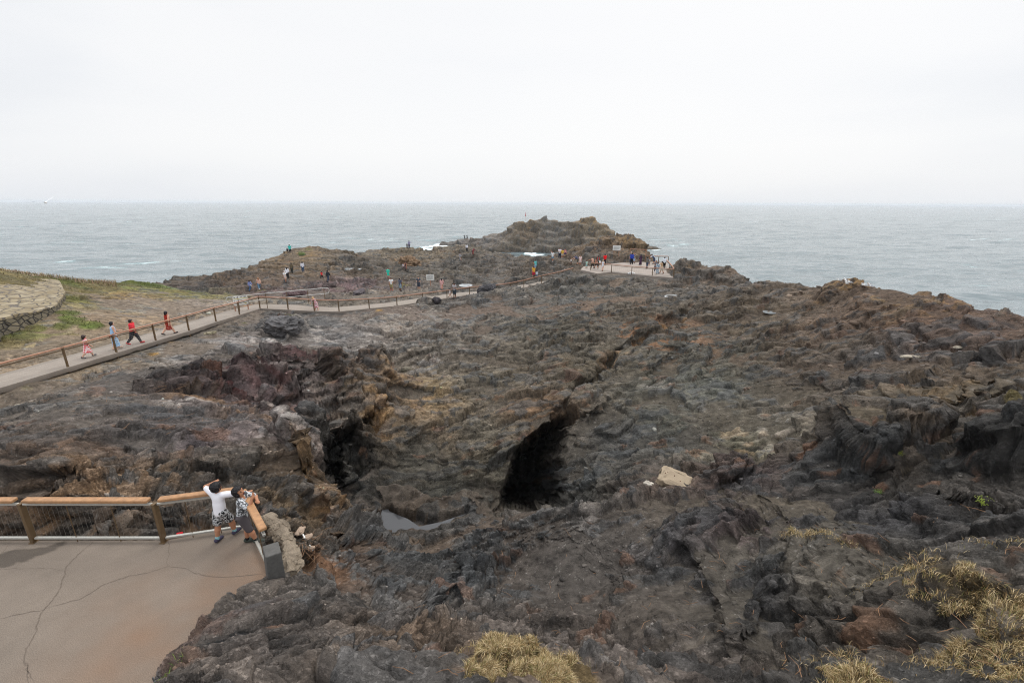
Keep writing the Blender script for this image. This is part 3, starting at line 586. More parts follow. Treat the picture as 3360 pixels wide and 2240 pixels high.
# wet tide line and pool stains
C = C*(1-.45*(1-sstep(.2, 2.6, PZ+perlin(X/3, Y/3, 0, 58))))[..., None]
_a, _l = hit_base(1300, 1720); pk = np.exp(-((A-_a)**2+(L-_l)**2)/.13**2)
C = C*(1-.35*pk*(1-sstep(H-12.9, H-11.6, PZ)))[..., None]
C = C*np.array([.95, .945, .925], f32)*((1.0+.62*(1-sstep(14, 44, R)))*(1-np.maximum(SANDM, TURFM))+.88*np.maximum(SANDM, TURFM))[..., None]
C = C*(1-.6*sstep(.35, 1., CAVEK))[..., None]          # shade deep inside the passages, put into the rock colour
C = np.clip(C, .008, .8)
GLOSS = np.zeros(A.shape, f32)
for x, y, s_, am in [(850,2100,.28,1.),(1150,1900,.2,.9),(1300,2000,.2,.6),(1250,1770,.1,.6),(1700,1850,.2,.2)]:
    a, l = hit_base(x, y); GLOSS = np.maximum(GLOSS, am*np.exp(-((A-a)**2+(L-l)**2)/s_**2))
GLOSS *= (1-SANDM)*(1-TURFM)
idx = (np.arange(NR-1)[:, None]*NA+np.arange(NA-1)[None]).astype(np.int32)
FQ = np.stack([idx, idx+1, idx+NA+1, idx+NA], -1).reshape(-1, 4)
Pg = np.stack([PX, PY, PZ], -1)
keep = ~((PZ[:-1, :-1] < -2.5) & (PZ[1:, 1:] < -2.5) & (R[:-1, :-1] > 40)).ravel()
FQ = FQ[keep]
def N(nt, t, **k):
    n = nt.nodes.new(t)
    for q, v in k.items():
        if q in n.inputs: n.inputs[q].default_value = v
        else: setattr(n, q, v)
    return n
def newmat(name):
    m = bpy.data.materials.new(name); m.use_nodes = True; nt = m.node_tree; b = nt.nodes['Principled BSDF']
    return m, nt, b, nt.links.new
mt, nt, b, LK = newmat('rock_and_sand')
at = N(nt, 'ShaderNodeVertexColor', layer_name='tint'); gl_ = N(nt, 'ShaderNodeAttribute', attribute_name='gloss'); sd_ = N(nt, 'ShaderNodeAttribute', attribute_name='sand')
tcn = N(nt, 'ShaderNodeTexCoord')
nz = N(nt, 'ShaderNodeTexNoise', Scale=9., Detail=9., Roughness=.72); LK(tcn.outputs['Object'], nz.inputs['Vector'])
nz2 = N(nt, 'ShaderNodeTexNoise', Scale=2.4, Detail=10., Roughness=.78); LK(tcn.outputs['Object'], nz2.inputs['Vector'])
mr = N(nt, 'ShaderNodeMapRange'); LK(nz2.outputs['Fac'], mr.inputs[0]); mr.inputs[1].default_value = .34; mr.inputs[2].default_value = .66; mr.inputs[3].default_value = .32; mr.inputs[4].default_value = 1.72
mx = N(nt, 'ShaderNodeMix', data_type='RGBA', blend_type='MULTIPLY'); mx.inputs[0].default_value = 1
LK(at.outputs['Color'], mx.inputs[6]); LK(mr.outputs[0], mx.inputs[7]); LK(mx.outputs[2], b.inputs['Base Color'])
wp = N(nt, 'ShaderNodeMix', data_type='RGBA', blend_type='ADD'); wp.inputs[0].default_value = .25; LK(tcn.outputs['Object'], wp.inputs[6]); LK(nz.outputs['Color'], wp.inputs[7])
vm = N(nt, 'ShaderNodeMapping'); vm.inputs['Scale'].default_value = (2.6, 4.4, 6.5); vm.inputs['Rotation'].default_value = (.15, .1, .35); LK(wp.outputs[2], vm.inputs[0])
vo = N(nt, 'ShaderNodeTexVoronoi', feature='DISTANCE_TO_EDGE', Scale=1.); LK(vm.outputs[0], vo.inputs['Vector'])
vr = N(nt, 'ShaderNodeMapRange'); LK(vo.outputs['Distance'], vr.inputs[0]); vr.inputs[1].default_value = 0; vr.inputs[2].default_value = .12
vm2 = N(nt, 'ShaderNodeMapping'); vm2.inputs['Scale'].default_value = (7., 13., 19.); vm2.inputs['Rotation'].default_value = (.3, -.2, .6); LK(wp.outputs[2], vm2.inputs[0])
vo2 = N(nt, 'ShaderNodeTexVoronoi', feature='DISTANCE_TO_EDGE', Scale=1.); LK(vm2.outputs[0], vo2.inputs['Vector'])
vr2 = N(nt, 'ShaderNodeMapRange'); LK(vo2.outputs['Distance'], vr2.inputs[0]); vr2.inputs[2].default_value = .14
vc = N(nt, 'ShaderNodeTexVoronoi', Scale=1.); LK(vm2.outputs[0], vc.inputs['Vector']); vs = N(nt, 'ShaderNodeSeparateColor'); LK(vc.outputs['Color'], vs.inputs[0])
h1 = N(nt, 'ShaderNodeMath', operation='MULTIPLY_ADD'); LK(vr2.outputs[0], h1.inputs[0]); h1.inputs[1].default_value = .28; LK(nz.outputs['Fac'], h1.inputs[2])
h2 = N(nt, 'ShaderNodeMath', operation='MULTIPLY_ADD'); LK(vs.outputs[0], h2.inputs[0]); h2.inputs[1].default_value = .3; LK(h1.outputs[0], h2.inputs[2])
hs = N(nt, 'ShaderNodeMath', operation='MULTIPLY_ADD'); LK(vr.outputs[0], hs.inputs[0]); hs.inputs[1].default_value = .45; LK(h2.outputs[0], hs.inputs[2])
iv = N(nt, 'ShaderNodeMapRange'); LK(sd_.outputs['Fac'], iv.inputs[0]); iv.inputs[3].default_value = .85; iv.inputs[4].default_value = .5
bp = N(nt, 'ShaderNodeBump', Distance=.095); LK(iv.outputs[0], bp.inputs['Strength']); LK(hs.outputs[0], bp.inputs['Height']); LK(bp.outputs[0], b.inputs['Normal'])
r1 = N(nt, 'ShaderNodeMapRange'); LK(gl_.outputs['Fac'], r1.inputs[0]); r1.inputs[3].default_value = .62; r1.inputs[4].default_value = .34; rs = N(nt, 'ShaderNodeMix', data_type='FLOAT'); LK(sd_.outputs['Fac'], rs.inputs[0]); LK(r1.outputs[0], rs.inputs[2]); rs.inputs[3].default_value = .95; LK(rs.outputs[0], b.inputs['Roughness'])
sp = N(nt, 'ShaderNodeMapRange'); LK(gl_.outputs['Fac'], sp.inputs[0]); sp.inputs[3].default_value = .14; sp.inputs[4].default_value = .55; LK(sp.outputs[0], b.inputs['Specular IOR Level'])
ter = mesh_obj('terrain', Pg.reshape(-1, 3), FQ, mt, smooth=False)
me = ter.data
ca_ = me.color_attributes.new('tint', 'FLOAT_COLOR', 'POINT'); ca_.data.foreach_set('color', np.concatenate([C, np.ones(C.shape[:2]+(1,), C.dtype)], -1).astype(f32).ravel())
for nm, ar in (('gloss', GLOSS), ('sand', SANDM)):
    q = me.attributes.new(nm, 'FLOAT', 'POINT'); q.data.foreach_set('value', ar.astype(f32).ravel())
tag(ter, kind='structure')
def ground(px, py, rmin=0., rmax=1e9):
    """first point of the finished terrain met by the sight line through (px, py) of the photo"""
    d = ray(px, py); a = math.atan2(d[0], d[1]); t = d[2]/math.hypot(d[0], d[1])
    i = int(round((a+AZ)/dA)); i = min(max(i, 0), NA-1)
    x = PX[:, i]; y = PY[:, i]; z = PZ[:, i]; rr = np.hypot(x, y)
    m = (z >= H+t*rr) & (rr > rmin) & (rr < rmax)
    if not m.any(): return at_r(px, py, 60)
    return at_r(px, py, float(rr[np.argmax(m)]))
def ground_z(x, y):
    a = math.atan2(x, y); l = math.log(math.hypot(x, y)); i = min(max(int(round((a+AZ)/dA)), 0), NA-1); j = min(max(int(round((l-gl[0])/dL)), 0), NR-1)
    return float(PZ[j, i])
print('terrain mesh', round(time.time()-T0, 1))
# ------------------------------------------------------------------ sea
SA_, SR_ = 760, 900
sa = np.linspace(-1.25, 1.25, SA_); sl = np.linspace(math.log(50), math.log(14000), SR_)
SAm, SLm = np.meshgrid(sa, sl); SRm = np.exp(SLm); sx = (SRm*np.sin(SAm)).astype(f32); sy = (SRm*np.cos(SAm)).astype(f32); ssp = SRm*(sl[1]-sl[0])
sz = np.zeros(sx.shape, f32)
cw, sw_ = math.cos(.25), math.sin(.25); wu = sx*cw+sy*sw_; wv = -sx*sw_+sy*cw
for lam, am, sd in [(60, .5, 1), (27, .62, 2), (13, .55, 3), (6.5, .36, 4), (3.2, .16, 5)]:
    q = perlin(wu/(lam*2.1), wv/lam, 3.3, 200+sd); rid = (1-np.abs(q)*2)
    sz += am*(.55*rid-.2+.6*perlin(wu/(lam*1.6), wv/(lam*.8), 7.7, 220+sd))*sstep(1.2, 3., lam/ssp)
foam = np.zeros(sx.shape, f32)
for x, y, r, s_, am in [(1470,800,200,.05,.85),(1430,806,192,.05,.8),(1385,812,180,.05,.9),(1340,808,190,.04,.8),(1500,790,205,.04,1.),(1520,782,215,.03,.8),(1280,806,195,.05,.55),(2120,800,190,.04,.9),(2150,815,170,.04,.5),(2090,790,205,.03,.8),(1760,850,162,.03,.8),(1745,846,166,.025,.9),(780,925,100,.02,.4)]:
    a = math.atan2(ray(x, y)[0], ray(x, y)[1]); foam = np.maximum(foam, am*np.exp(-((SAm-a)**2+(SLm-math.log(r))**2*1.2)/s_**2))
fb = 1-np.abs(perlin(sx/9, sy/9, 0, 240))*1.8; fb2 = 1-np.abs(perlin(sx/2.6, sy/2.6, 0, 241))*1.8
FOAM = sstep(.45, .8, foam*(.45+.5*fb+.35*fb2))
wc = sstep(.80, .93, 1-np.abs(perlin(wu/23, wv/9, 1.5, 250)))*sstep(.30, .48, perlin(wu/60, wv/40, .5, 251))*sstep(.1, .5, perlin(wu/6, wv/2.5, 4.5, 252))
FOAM = np.clip(FOAM+.55*wc, 0, 1); sz += foam*.5*fb
si = (np.arange(SR_-1)[:, None]*SA_+np.arange(SA_-1)[None]).astype(np.int32)
ms, nt, b, LK = newmat('sea_water')
b.inputs['Base Color'].default_value = (.165, .205, .215, 1); b.inputs['Roughness'].default_value = .16; b.inputs['IOR'].default_value = 1.33
tcn = N(nt, 'ShaderNodeTexCoord'); mp = N(nt, 'ShaderNodeMapping'); mp.inputs['Rotation'].default_value = (0, 0, .25); mp.inputs['Scale'].default_value = (.5, 1, 1); LK(tcn.outputs['Object'], mp.inputs[0])
h = None
for sc_, am in [(.10, 1.3), (.38, .5)]:
    q = N(nt, 'ShaderNodeTexNoise', Scale=sc_, Detail=2.5, Roughness=.55); LK(mp.outputs[0], q.inputs['Vector'])
    m_ = N(nt, 'ShaderNodeMath', operation='MULTIPLY_ADD'); LK(q.outputs['Fac'], m_.inputs[0]); m_.inputs[1].default_value = am
    if h is None: m_.inputs[2].default_value = 0
    else: LK(h, m_.inputs[2])
    h = m_.outputs[0]
bp = N(nt, 'ShaderNodeBump', Strength=.9, Distance=1.5); LK(h, bp.inputs['Height']); LK(bp.outputs[0], b.inputs['Normal'])
fa = N(nt, 'ShaderNodeAttribute', attribute_name='foam')
fn = N(nt, 'ShaderNodeTexNoise', Scale=1.3, Detail=8., Roughness=.7); LK(tcn.outputs['Object'], fn.inputs['Vector'])
fm = N(nt, 'ShaderNodeMath', operation='MULTIPLY_ADD'); LK(fn.outputs['Fac'], fm.inputs[0]); fm.inputs[1].default_value = .9; LK(fa.outputs['Fac'], fm.inputs[2])
fr = N(nt, 'ShaderNodeMapRange'); LK(fm.outputs[0], fr.inputs[0]); fr.inputs[1].default_value = .72; fr.inputs[2].default_value = 1.15
cm = N(nt, 'ShaderNodeMix', data_type='RGBA'); LK(fr.outputs[0], cm.inputs[0]); cm.inputs[6].default_value = (.165, .205, .215, 1); cm.inputs[7].default_value = (.78, .84, .85, 1)
tq = N(nt, 'ShaderNodeMix', data_type='RGBA'); LK(fa.outputs['Fac'], tq.inputs[0]); tq.inputs[6].default_value = (.165, .205, .215, 1); tq.inputs[7].default_value = (.2, .42, .43, 1); LK(tq.outputs[2], cm.inputs[6]); LK(cm.outputs[2], b.inputs['Base Color'])
rr = N(nt, 'ShaderNodeMapRange'); LK(fr.outputs[0], rr.inputs[0]); rr.inputs[3].default_value = .16; rr.inputs[4].default_value = .8; LK(rr.outputs[0], b.inputs['Roughness'])
sea = mesh_obj('sea_water', np.stack([sx, sy, sz], -1).reshape(-1, 3), np.stack([si, si+1, si+SA_+1, si+SA_], -1).reshape(-1, 4), ms, smooth=True)
q = sea.data.attributes.new('foam', 'FLOAT', 'POINT'); q.data.foreach_set('value', FOAM.astype(f32).ravel())
tag(sea, kind='structure')
# ------------------------------------------------------------------ sky and light
SUN_EL, SUN_AZ = math.radians(52), math.radians(25)         # behind thin cloud, ahead and to the right
w = bpy.data.worlds.new('World'); SC.world = w; w.use_nodes = True; nt = w.node_tree; LK = nt.links.new
bg = nt.nodes['Background']
sky = N(nt, 'ShaderNodeTexSky', sky_type='NISHITA', sun_disc=False); sky.sun_elevation = SUN_EL; sky.sun_rotation = SUN_AZ; sky.air_density = 1; sky.dust_density = 2.5
tcn = N(nt, 'ShaderNodeTexCoord'); mp = N(nt, 'ShaderNodeMapping'); mp.inputs['Scale'].default_value = (1., 1.1, 4.2); mp.inputs['Location'].default_value = (.35, .2, .1); LK(tcn.outputs['Generated'], mp.inputs[0])
nz = N(nt, 'ShaderNodeTexNoise', Scale=1.3, Detail=5., Roughness=.42, Distortion=.2); LK(mp.outputs[0], nz.inputs['Vector'])
sx_ = N(nt, 'ShaderNodeSeparateXYZ'); LK(tcn.outputs['Generated'], sx_.inputs[0])
# cloud is greyer to the left, brightest around the hidden sun
dp = N(nt, 'ShaderNodeVectorMath', operation='DOT_PRODUCT'); LK(tcn.outputs['Generated'], dp.inputs[0]); dp.inputs[1].default_value = (math.sin(SUN_AZ)*math.cos(.6), math.cos(SUN_AZ)*math.cos(.6), math.sin(.6))
m1 = N(nt, 'ShaderNodeMath', operation='MULTIPLY_ADD'); LK(dp.outputs['Value'], m1.inputs[0]); m1.inputs[1].default_value = .62; ng = N(nt, 'ShaderNodeMath', operation='MULTIPLY_ADD'); LK(nz.outputs['Fac'], ng.inputs[0]); ng.inputs[1].default_value = 1.5; ng.inputs[2].default_value = -.25; LK(ng.outputs[0], m1.inputs[2])
m3 = N(nt, 'ShaderNodeMath', operation='MULTIPLY'); LK(m1.outputs[0], m3.inputs[0]); m3.inputs[1].default_value = .68
cr = N(nt, 'ShaderNodeValToRGB'); LK(m3.outputs[0], cr.inputs[0])
e = cr.color_ramp.elements; e[0].position = .30; e[0].color = (.80, .83, .88, 1); e[1].position = .92; e[1].color = (1.0, 1.0, 1.0, 1); cr.color_ramp.interpolation = 'B_SPLINE'
q = e.new(.52); q.color = (.915, .93, .955, 1); q = e.new(.68); q.color = (.99, .993, 1.0, 1)
hz = N(nt, 'ShaderNodeMapRange'); LK(sx_.outputs['Z'], hz.inputs[0]); hz.inputs[1].default_value = -.01; hz.inputs[2].default_value = .10; hz.inputs[3].default_value = .32; hz.inputs[4].default_value = 0
mxh = N(nt, 'ShaderNodeMix', data_type='RGBA'); LK(hz.outputs[0], mxh.inputs[0]); LK(cr.outputs[0], mxh.inputs[6]); mxh.inputs[7].default_value = (.82, .86, .92, 1)
sc10 = N(nt, 'ShaderNodeMix', data_type='RGBA', blend_type='MULTIPLY'); sc10.inputs[0].default_value = 1; LK(mxh.outputs[2], sc10.inputs[6]); sc10.inputs[7].default_value = (10, 10, 10, 1)
zn = N(nt, 'ShaderNodeMapRange', interpolation_type='SMOOTHSTEP'); LK(sx_.outputs['Z'], zn.inputs[0]); zn.inputs[1].default_value = .36; zn.inputs[2].default_value = 1.; zn.inputs[3].default_value = 10; zn.inputs[4].default_value = 21; LK(zn.outputs[0], sc10.inputs[7])   # an overcast sky is about twice as bright overhead
mx2 = N(nt, 'ShaderNodeMix', data_type='RGBA'); mx2.inputs[0].default_value = .93; LK(sky.outputs[0], mx2.inputs[6]); LK(sc10.outputs[2], mx2.inputs[7])
LK(mx2.outputs[2], bg.inputs['Color']); bg.inputs['Strength'].default_value = .10
sl_ = bpy.data.lights.new('sun', 'SUN'); sl_.energy = .9; sl_.angle = math.radians(28); sl_.color = (1, .96, .90)
so = bpy.data.objects.new('sun', sl_); COL.objects.link(so)
dv = Vector((math.sin(SUN_AZ)*math.cos(SUN_EL), math.cos(SUN_AZ)*math.cos(SUN_EL), math.sin(SUN_EL))); so.rotation_euler = dv.to_track_quat('Z', 'Y').to_euler()
SC.view_settings.view_transform = 'Standard'; SC.view_settings.look = 'None'; SC.view_settings.exposure = 0; SC.view_settings.gamma = 1
SC.render.filter_size = 1.1; SC.cycles.pixel_filter_type = 'BLACKMAN_HARRIS'; SC.cycles.filter_width = 1.1; SC.cycles.max_bounces = 5; SC.cycles.diffuse_bounces = 3; SC.cycles.glossy_bounces = 3; SC.cycles.volume_bounces = 1
SC.cycles.use_adaptive_sampling = True; SC.cycles.adaptive_threshold = .02; SC.cycles.use_denoising = True; SC.cycles.denoiser = 'OPENIMAGEDENOISE'; SC.cycles.denoising_prefilter = 'NONE'; SC.cycles.denoising_input_passes = 'RGB_ALBEDO_NORMAL'
print('sea, sky', round(time.time()-T0, 1))
# ------------------------------------------------------------------ materials for built things
MATS = {}
def pmat(name, col, rough=.7, metal=0., noise=None, bump=0., bscale=40., spec=.3):
    """plain painted/wood/steel/stone material; noise = (scale, strength) mottling"""
    if name in MATS: return MATS[name]
    m, nt, b, LK = newmat(name); c = list(lin(col))+[1.]
    b.inputs['Base Color'].default_value = c; b.inputs['Roughness'].default_value = rough; b.inputs['Metallic'].default_value = metal; b.inputs['Specular IOR Level'].default_value = spec
    if noise or bump:
        t = N(nt, 'ShaderNodeTexCoord'); q = N(nt, 'ShaderNodeTexNoise', Scale=(noise[0] if noise else bscale), Detail=6., Roughness=.65); LK(t.outputs['Object'], q.inputs['Vector'])
        if noise:
            r = N(nt, 'ShaderNodeMapRange'); LK(q.outputs['Fac'], r.inputs[0]); r.inputs[1].default_value = .3; r.inputs[2].default_value = .7; r.inputs[3].default_value = 1-noise[1]; r.inputs[4].default_value = 1+noise[1]
            x = N(nt, 'ShaderNodeMix', data_type='RGBA', blend_type='MULTIPLY'); x.inputs[0].default_value = 1; x.inputs[6].default_value = c; LK(r.outputs[0], x.inputs[7]); LK(x.outputs[2], b.inputs['Base Color'])
        if bump:
            p = N(nt, 'ShaderNodeBump', Strength=.6, Distance=bump); LK(q.outputs['Fac'], p.inputs['Height']); LK(p.outputs[0], b.inputs['Normal'])
    MATS[name] = m; return m
def attr_mat(name, rough=.9, nscale=60., nstr=.25, bump=.004, spec=.25):
    m, nt, b, LK = newmat(name); at = N(nt, 'ShaderNodeVertexColor', layer_name='tint'); t = N(nt, 'ShaderNodeTexCoord')
    q = N(nt, 'ShaderNodeTexNoise', Scale=nscale, Detail=5., Roughness=.7); LK(t.outputs['Object'], q.inputs['Vector'])
    r = N(nt, 'ShaderNodeMapRange'); LK(q.outputs['Fac'], r.inputs[0]); r.inputs[1].default_value = .3; r.inputs[2].default_value = .7; r.inputs[3].default_value = 1-nstr; r.inputs[4].default_value = 1+nstr
    x = N(nt, 'ShaderNodeMix', data_type='RGBA', blend_type='MULTIPLY'); x.inputs[0].default_value = 1; LK(at.outputs['Color'], x.inputs[6]); LK(r.outputs[0], x.inputs[7]); LK(x.outputs[2], b.inputs['Base Color'])
    p = N(nt, 'ShaderNodeBump', Strength=.7, Distance=bump); LK(q.outputs['Fac'], p.inputs['Height']); LK(p.outputs[0], b.inputs['Normal']); b.inputs['Roughness'].default_value = rough; b.inputs['Specular IOR Level'].default_value = spec
    return m
def set_tint(o, c):
    q = o.data.color_attributes.new('tint', 'FLOAT_COLOR', 'POINT'); q.data.foreach_set('color', np.concatenate([c, np.ones((len(c), 1))], 1).astype(f32).ravel())
def resample(P, step):
    P = np.asarray(P, float); d = np.r_[0, np.cumsum(np.linalg.norm(np.diff(P, axis=0), axis=1))]; n = max(2, int(d[-1]/step)+1); t = np.linspace(0, d[-1], n)
    return np.stack([np.interp(t, d, P[:, i]) for i in range(P.shape[1])], 1)
def fan(name, rim, centre, nrad, mat, thick, zfun=None):
    """slab: rim polyline (n,3) and a centre; top as a radial grid, plus a skirt"""
    n = len(rim); c = np.asarray(centre, float); V = [c]; F = []
    ts = np.linspace(0, 1, nrad+1)[1:]
    V = np.concatenate([c[None]]+[c+(rim-c)*t for t in ts]+[rim-[0, 0, thick]])
    for k in range(n):
        k2 = (k+1) % n; F.append((0, 1+k, 1+k2))
        for j in range(nrad): a = 1+j*n; F.append((a+k, a+n+k, a+n+k2, a+k2))
    if zfun is not None: V[:1+nrad*n, 2] += zfun(V[:1+nrad*n])
    return mesh_obj(name, V, F, mat)
wood = pmat('oiled_timber', (168, 126, 88), .5, noise=(9, .28), bump=.003, spec=.4); wood2 = pmat('weathered_timber', (168, 124, 100), .6, noise=(6, .25)); steel = pmat('bronzed_steel', (112, 92, 68), .5, .35, noise=(5, .2)); alu = pmat('brushed_aluminium', (186, 184, 176), .38, .55, noise=(30, .1)); wirem = pmat('steel_wire', (150, 146, 138), .4, .6)
# ------------------------------------------------------------------ near pavement
PAVZ = H-7.3
rim = np.array([at_drop(x, y, 7.3) for x, y in [(-900,1772),(113,1772),(539,1772),(822,1722),(850,1768),(880,1838),(905,1925),(830,2010),(720,2110),(600,2242),(450,2420)]]); rim = np.vstack([rim, [[-4.5, 3.2, PAVZ], [-15, 3.2, PAVZ]]])
rim = resample(np.vstack([rim, rim[:1]]), .12)[:-1]; rim[:, 2] = PAVZ
pavm = attr_mat('asphalt', .9, 70., .42, .006)
pave = fan('pavement', rim, (-9, 6.2, PAVZ), 70, pavm, .4)
v = np.empty(len(pave.data.vertices)*3, f32); pave.data.vertices.foreach_get('co', v); v = v.reshape(-1, 3); x, y = v[:, 0], v[:, 1]
c = np.tile(lin([150, 137, 124])/1.5, (len(v), 1))*(1+.10*perlin(x/1.3, y/1.3, 0, 301)+.07*perlin(x/.35, y/.35, 0, 302)+.05*perlin(x*9, y*9, 0, 303))[:, None]
st = np.zeros(len(v))
for px, py, s, am in [(800,1900,1.0,.9),(720,1990,1.1,.9),(560,2080,1.3,.8),(420,2160,1.2,.7),(860,1840,.7,.8),(500,1980,1.2,.4)]:
    q = at_drop(px, py, 7.3); st = np.maximum(st, am*np.exp(-((x-q[0])**2+(y-q[1])**2)/s**2))
st = np.clip(.7*st*(.75+.6*perlin(x/.9, y/.9, 0, 304)+.3*perlin(x/.3, y/.3, 0, 305)), 0, .85)
c = c*(1-st[:, None])+lin([150, 116, 90])/1.3*st[:, None]
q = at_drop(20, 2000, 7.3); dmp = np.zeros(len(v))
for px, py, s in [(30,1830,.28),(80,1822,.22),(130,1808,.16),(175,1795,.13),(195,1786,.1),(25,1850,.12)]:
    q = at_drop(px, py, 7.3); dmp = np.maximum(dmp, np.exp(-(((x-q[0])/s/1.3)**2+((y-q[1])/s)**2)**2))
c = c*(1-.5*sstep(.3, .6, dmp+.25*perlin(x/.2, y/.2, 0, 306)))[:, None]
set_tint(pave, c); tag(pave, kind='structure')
def ribbon(mb, pix, wd, drop=7.3, dz=.004, jit=.03, seed=1):
    P = resample(np.array([at_drop(px, py, drop) for px, py in pix]), .06); r_ = np.random.default_rng(seed); n = len(P)
    j = np.cumsum(r_.normal(size=(n, 2)), 0)*jit*.25; j -= np.linspace(0, 1, n)[:, None]*j[-1]; P[:, :2] += j+r_.normal(size=(n, 2))*.006
    t = np.gradient(P[:, :2], axis=0); nn = np.stack([-t[:, 1], t[:, 0]], 1); nn /= np.linalg.norm(nn, axis=1)[:, None]+1e-9; w = wd*r_.uniform(.35, 1.3, n)[:, None]*np.minimum(1, np.minimum(np.arange(n), np.arange(n)[::-1])/6+.25)[:, None]
    A_ = np.c_[P[:, :2]+nn*w/2, np.full(n, PAVZ+dz)]; B_ = np.c_[P[:, :2]-nn*w/2, np.full(n, PAVZ+dz)]
    mb.add(np.vstack([A_, B_]), [(i, n+i, n+i+1, i+1) for i in range(n-1)])
crk = MB()
CRK = [([(305,1774),(215,1860),(205,1905),(195,1930),(170,1970),(152,1995),(135,2020),(122,2065),(95,2120),(85,2145),(88,2180),(95,2240)], .035), ([(0,2028),(60,2015),(140,2005),(150,1993)], .028), ([(150,1994),(270,1962),(340,1920),(420,1892),(470,1882),(552,1858)], .028), ([(553,1772),(552,1800),(548,1858)], .022), ([(552,1858),(600,1862),(650,1880),(700,1890),(780,1893),(870,1880)], .018), ([(0,1866),(55,1864),(60,1868),(120,1866),(205,1870)], .012), ([(35,1775),(20,1800),(0,1822)], .018), ([(300,1905),(340,1912)], .01), ([(60,1838),(57,1866)], .01), ([(110,2240),(88,2175)], .012)]
for i, (pp, w_) in enumerate(CRK): ribbon(crk, pp, w_*.6, seed=i+3)
ck = crk.build('crack', pmat('crack_dirt', (108, 97, 87), .95, noise=(20, .3)), pave)
# ------------------------------------------------------------------ railing round the near pavement
def vbase(px, py, drop=7.3): q = at_drop(px, py, drop); return np.array([q[0], q[1], H-drop])
pa_, pb_ = vbase(113, 1776), vbase(539, 1776); pz0 = pa_+(pa_-pb_); pcn = vbase(818, 1735); pe = np.array([-4.86, 7.47, PAVZ])
rail = empty('railing', pb_, label='timber topped steel railing with thin upright wires edging the near pavement', cat='railing')
def loc(o, P): return [np.asarray(p)-np.asarray(o.location) for p in P]
zup = np.array([0, 0, 1.])
for p in (pz0, pa_, pb_, pcn):
    q, = loc(rail, [p]); d_ = (pb_-pa_)/np.linalg.norm(pb_-pa_); mb = MB()
    mb.box(q+[0, 0, .5], (.075, .12, 1.0), bev=.008); mb.box(q+[0, 0, .006], (.13, .17, .012), bev=.004); mb.box(q+[0, 0, 1.004], (.085, .13, .012), bev=.003)
    mb.build('post', steel, rail)
segs = [(pz0, pa_), (pa_, pb_), (pb_, pcn), (pcn, pe)]
for a, b_ in segs:
    a, b_ = loc(rail, [a, b_]); d_ = (b_-a)/np.linalg.norm(b_-a); L_ = np.linalg.norm(b_-a)
    MB().bar(a+d_*.10+zup*1.085, b_-d_*.10+zup*1.085, .15, .075, bev=.014).build('handrail', wood, rail)
    mb = MB(); mb.bar(a+d_*.05+zup*.985, b_-d_*.05+zup*.985, .055, .05, bev=.006); n_ = int(L_/.3)
    for i in range(n_): mb.box(a+d_*(L_*(i+.5)/n_)+zup*1.03, (.03, .03, .04))
    mb.build('top_bar', alu, rail)
    MB().bar(a+d_*.05+zup*.10, b_-d_*.05+zup*.10, .06, .05, bev=.006).build('bottom_bar', alu, rail)
    mb = MB(); n_ = max(3, int(L_/.105))
    for i in range(1, n_): p = a+d_*L_*i/n_; mb.tube([p+zup*.12, p+zup*.965], .0022, 4)
    mb.build('upright_wires', wirem, rail)
    for t in (1/3, 2/3):
        if L_ < 1.6 and t > .5: continue
        p = a+d_*L_*t; MB().tube([p+zup*.0, p+zup*.965], .009, 6).build('rod', steel, rail)
# concrete end pillar
pm = pmat('dark_render', (92, 90, 87), .9, noise=(14, .18), bump=.006); pc = vbase(905, 1872)+np.array([.10, .0, 0])
dd = (pe-pcn)/np.linalg.norm(pe-pcn); sd = np.array([dd[1], -dd[0], 0]); sd *= np.sign(sd[0])
tp = [at_drop(x, y, 6.5) for x, y in [(860,1790),(913,1774),(923,1811),(871,1828)]]; mid0 = sum(tp)/4
bt = [np.array([q[0], q[1], PAVZ])+(q-mid0)*[.22, .22, 0]+np.array([-.05, .03, 0]) for q in tp]; bt = [bt[0], bt[3], bt[2], bt[1]]; tp = [tp[0], tp[3], tp[2], tp[1]]
o_ = (bt[0]+bt[2])/2; V = [q-o_ for q in bt]+[q-o_ for q in tp]; V = np.array(V); V[:4, 2] -= .6
bm_ = MB(); bm_.add(V, [(3, 2, 1, 0), (4, 5, 6, 7), (0, 1, 5, 4), (1, 2, 6, 5), (2, 3, 7, 6), (3, 0, 4, 7)])
pl_ = bm_.build('concrete_pillar', pm); pl_.location = o_; md = pl_.modifiers.new('bevel', 'BEVEL'); md.width = .02; md.segments = 2
tag(pl_, label='dark grey concrete pillar ending the near railing beside the wet rock', cat='pillar')
# ------------------------------------------------------------------ path and its fence
E0 = resample(np.c_[PATH, PN[:, :2]], .22); nE = len(E0); ee = E0[:, :3]; en = np.c_[E0[:, 3:5], np.zeros(nE)]; en /= np.linalg.norm(en, axis=1)[:, None]; rr_ = np.random.default_rng(5)
near_ = ee-en*.12; farp = ee+en*PATHW; jag = np.clip(np.cumsum(rr_.normal(size=nE))*.02, -.06, .1)+rr_.normal(size=nE)*.015
nx = 9; rows = []
for k in range(nx+1): rows.append(near_+(farp-near_)*k/nx)
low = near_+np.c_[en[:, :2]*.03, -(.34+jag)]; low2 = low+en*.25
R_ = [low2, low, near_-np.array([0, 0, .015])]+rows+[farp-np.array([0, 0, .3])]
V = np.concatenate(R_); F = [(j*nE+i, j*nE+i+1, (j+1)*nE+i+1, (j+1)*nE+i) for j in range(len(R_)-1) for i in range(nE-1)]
path = mesh_obj('path', V, F, attr_mat('path_concrete', .92, 30., .2, .004)); c = np.tile(lin([163, 152, 141])/1.18, (len(V), 1)); c[:nE*2] = lin([104, 96, 88])/.7
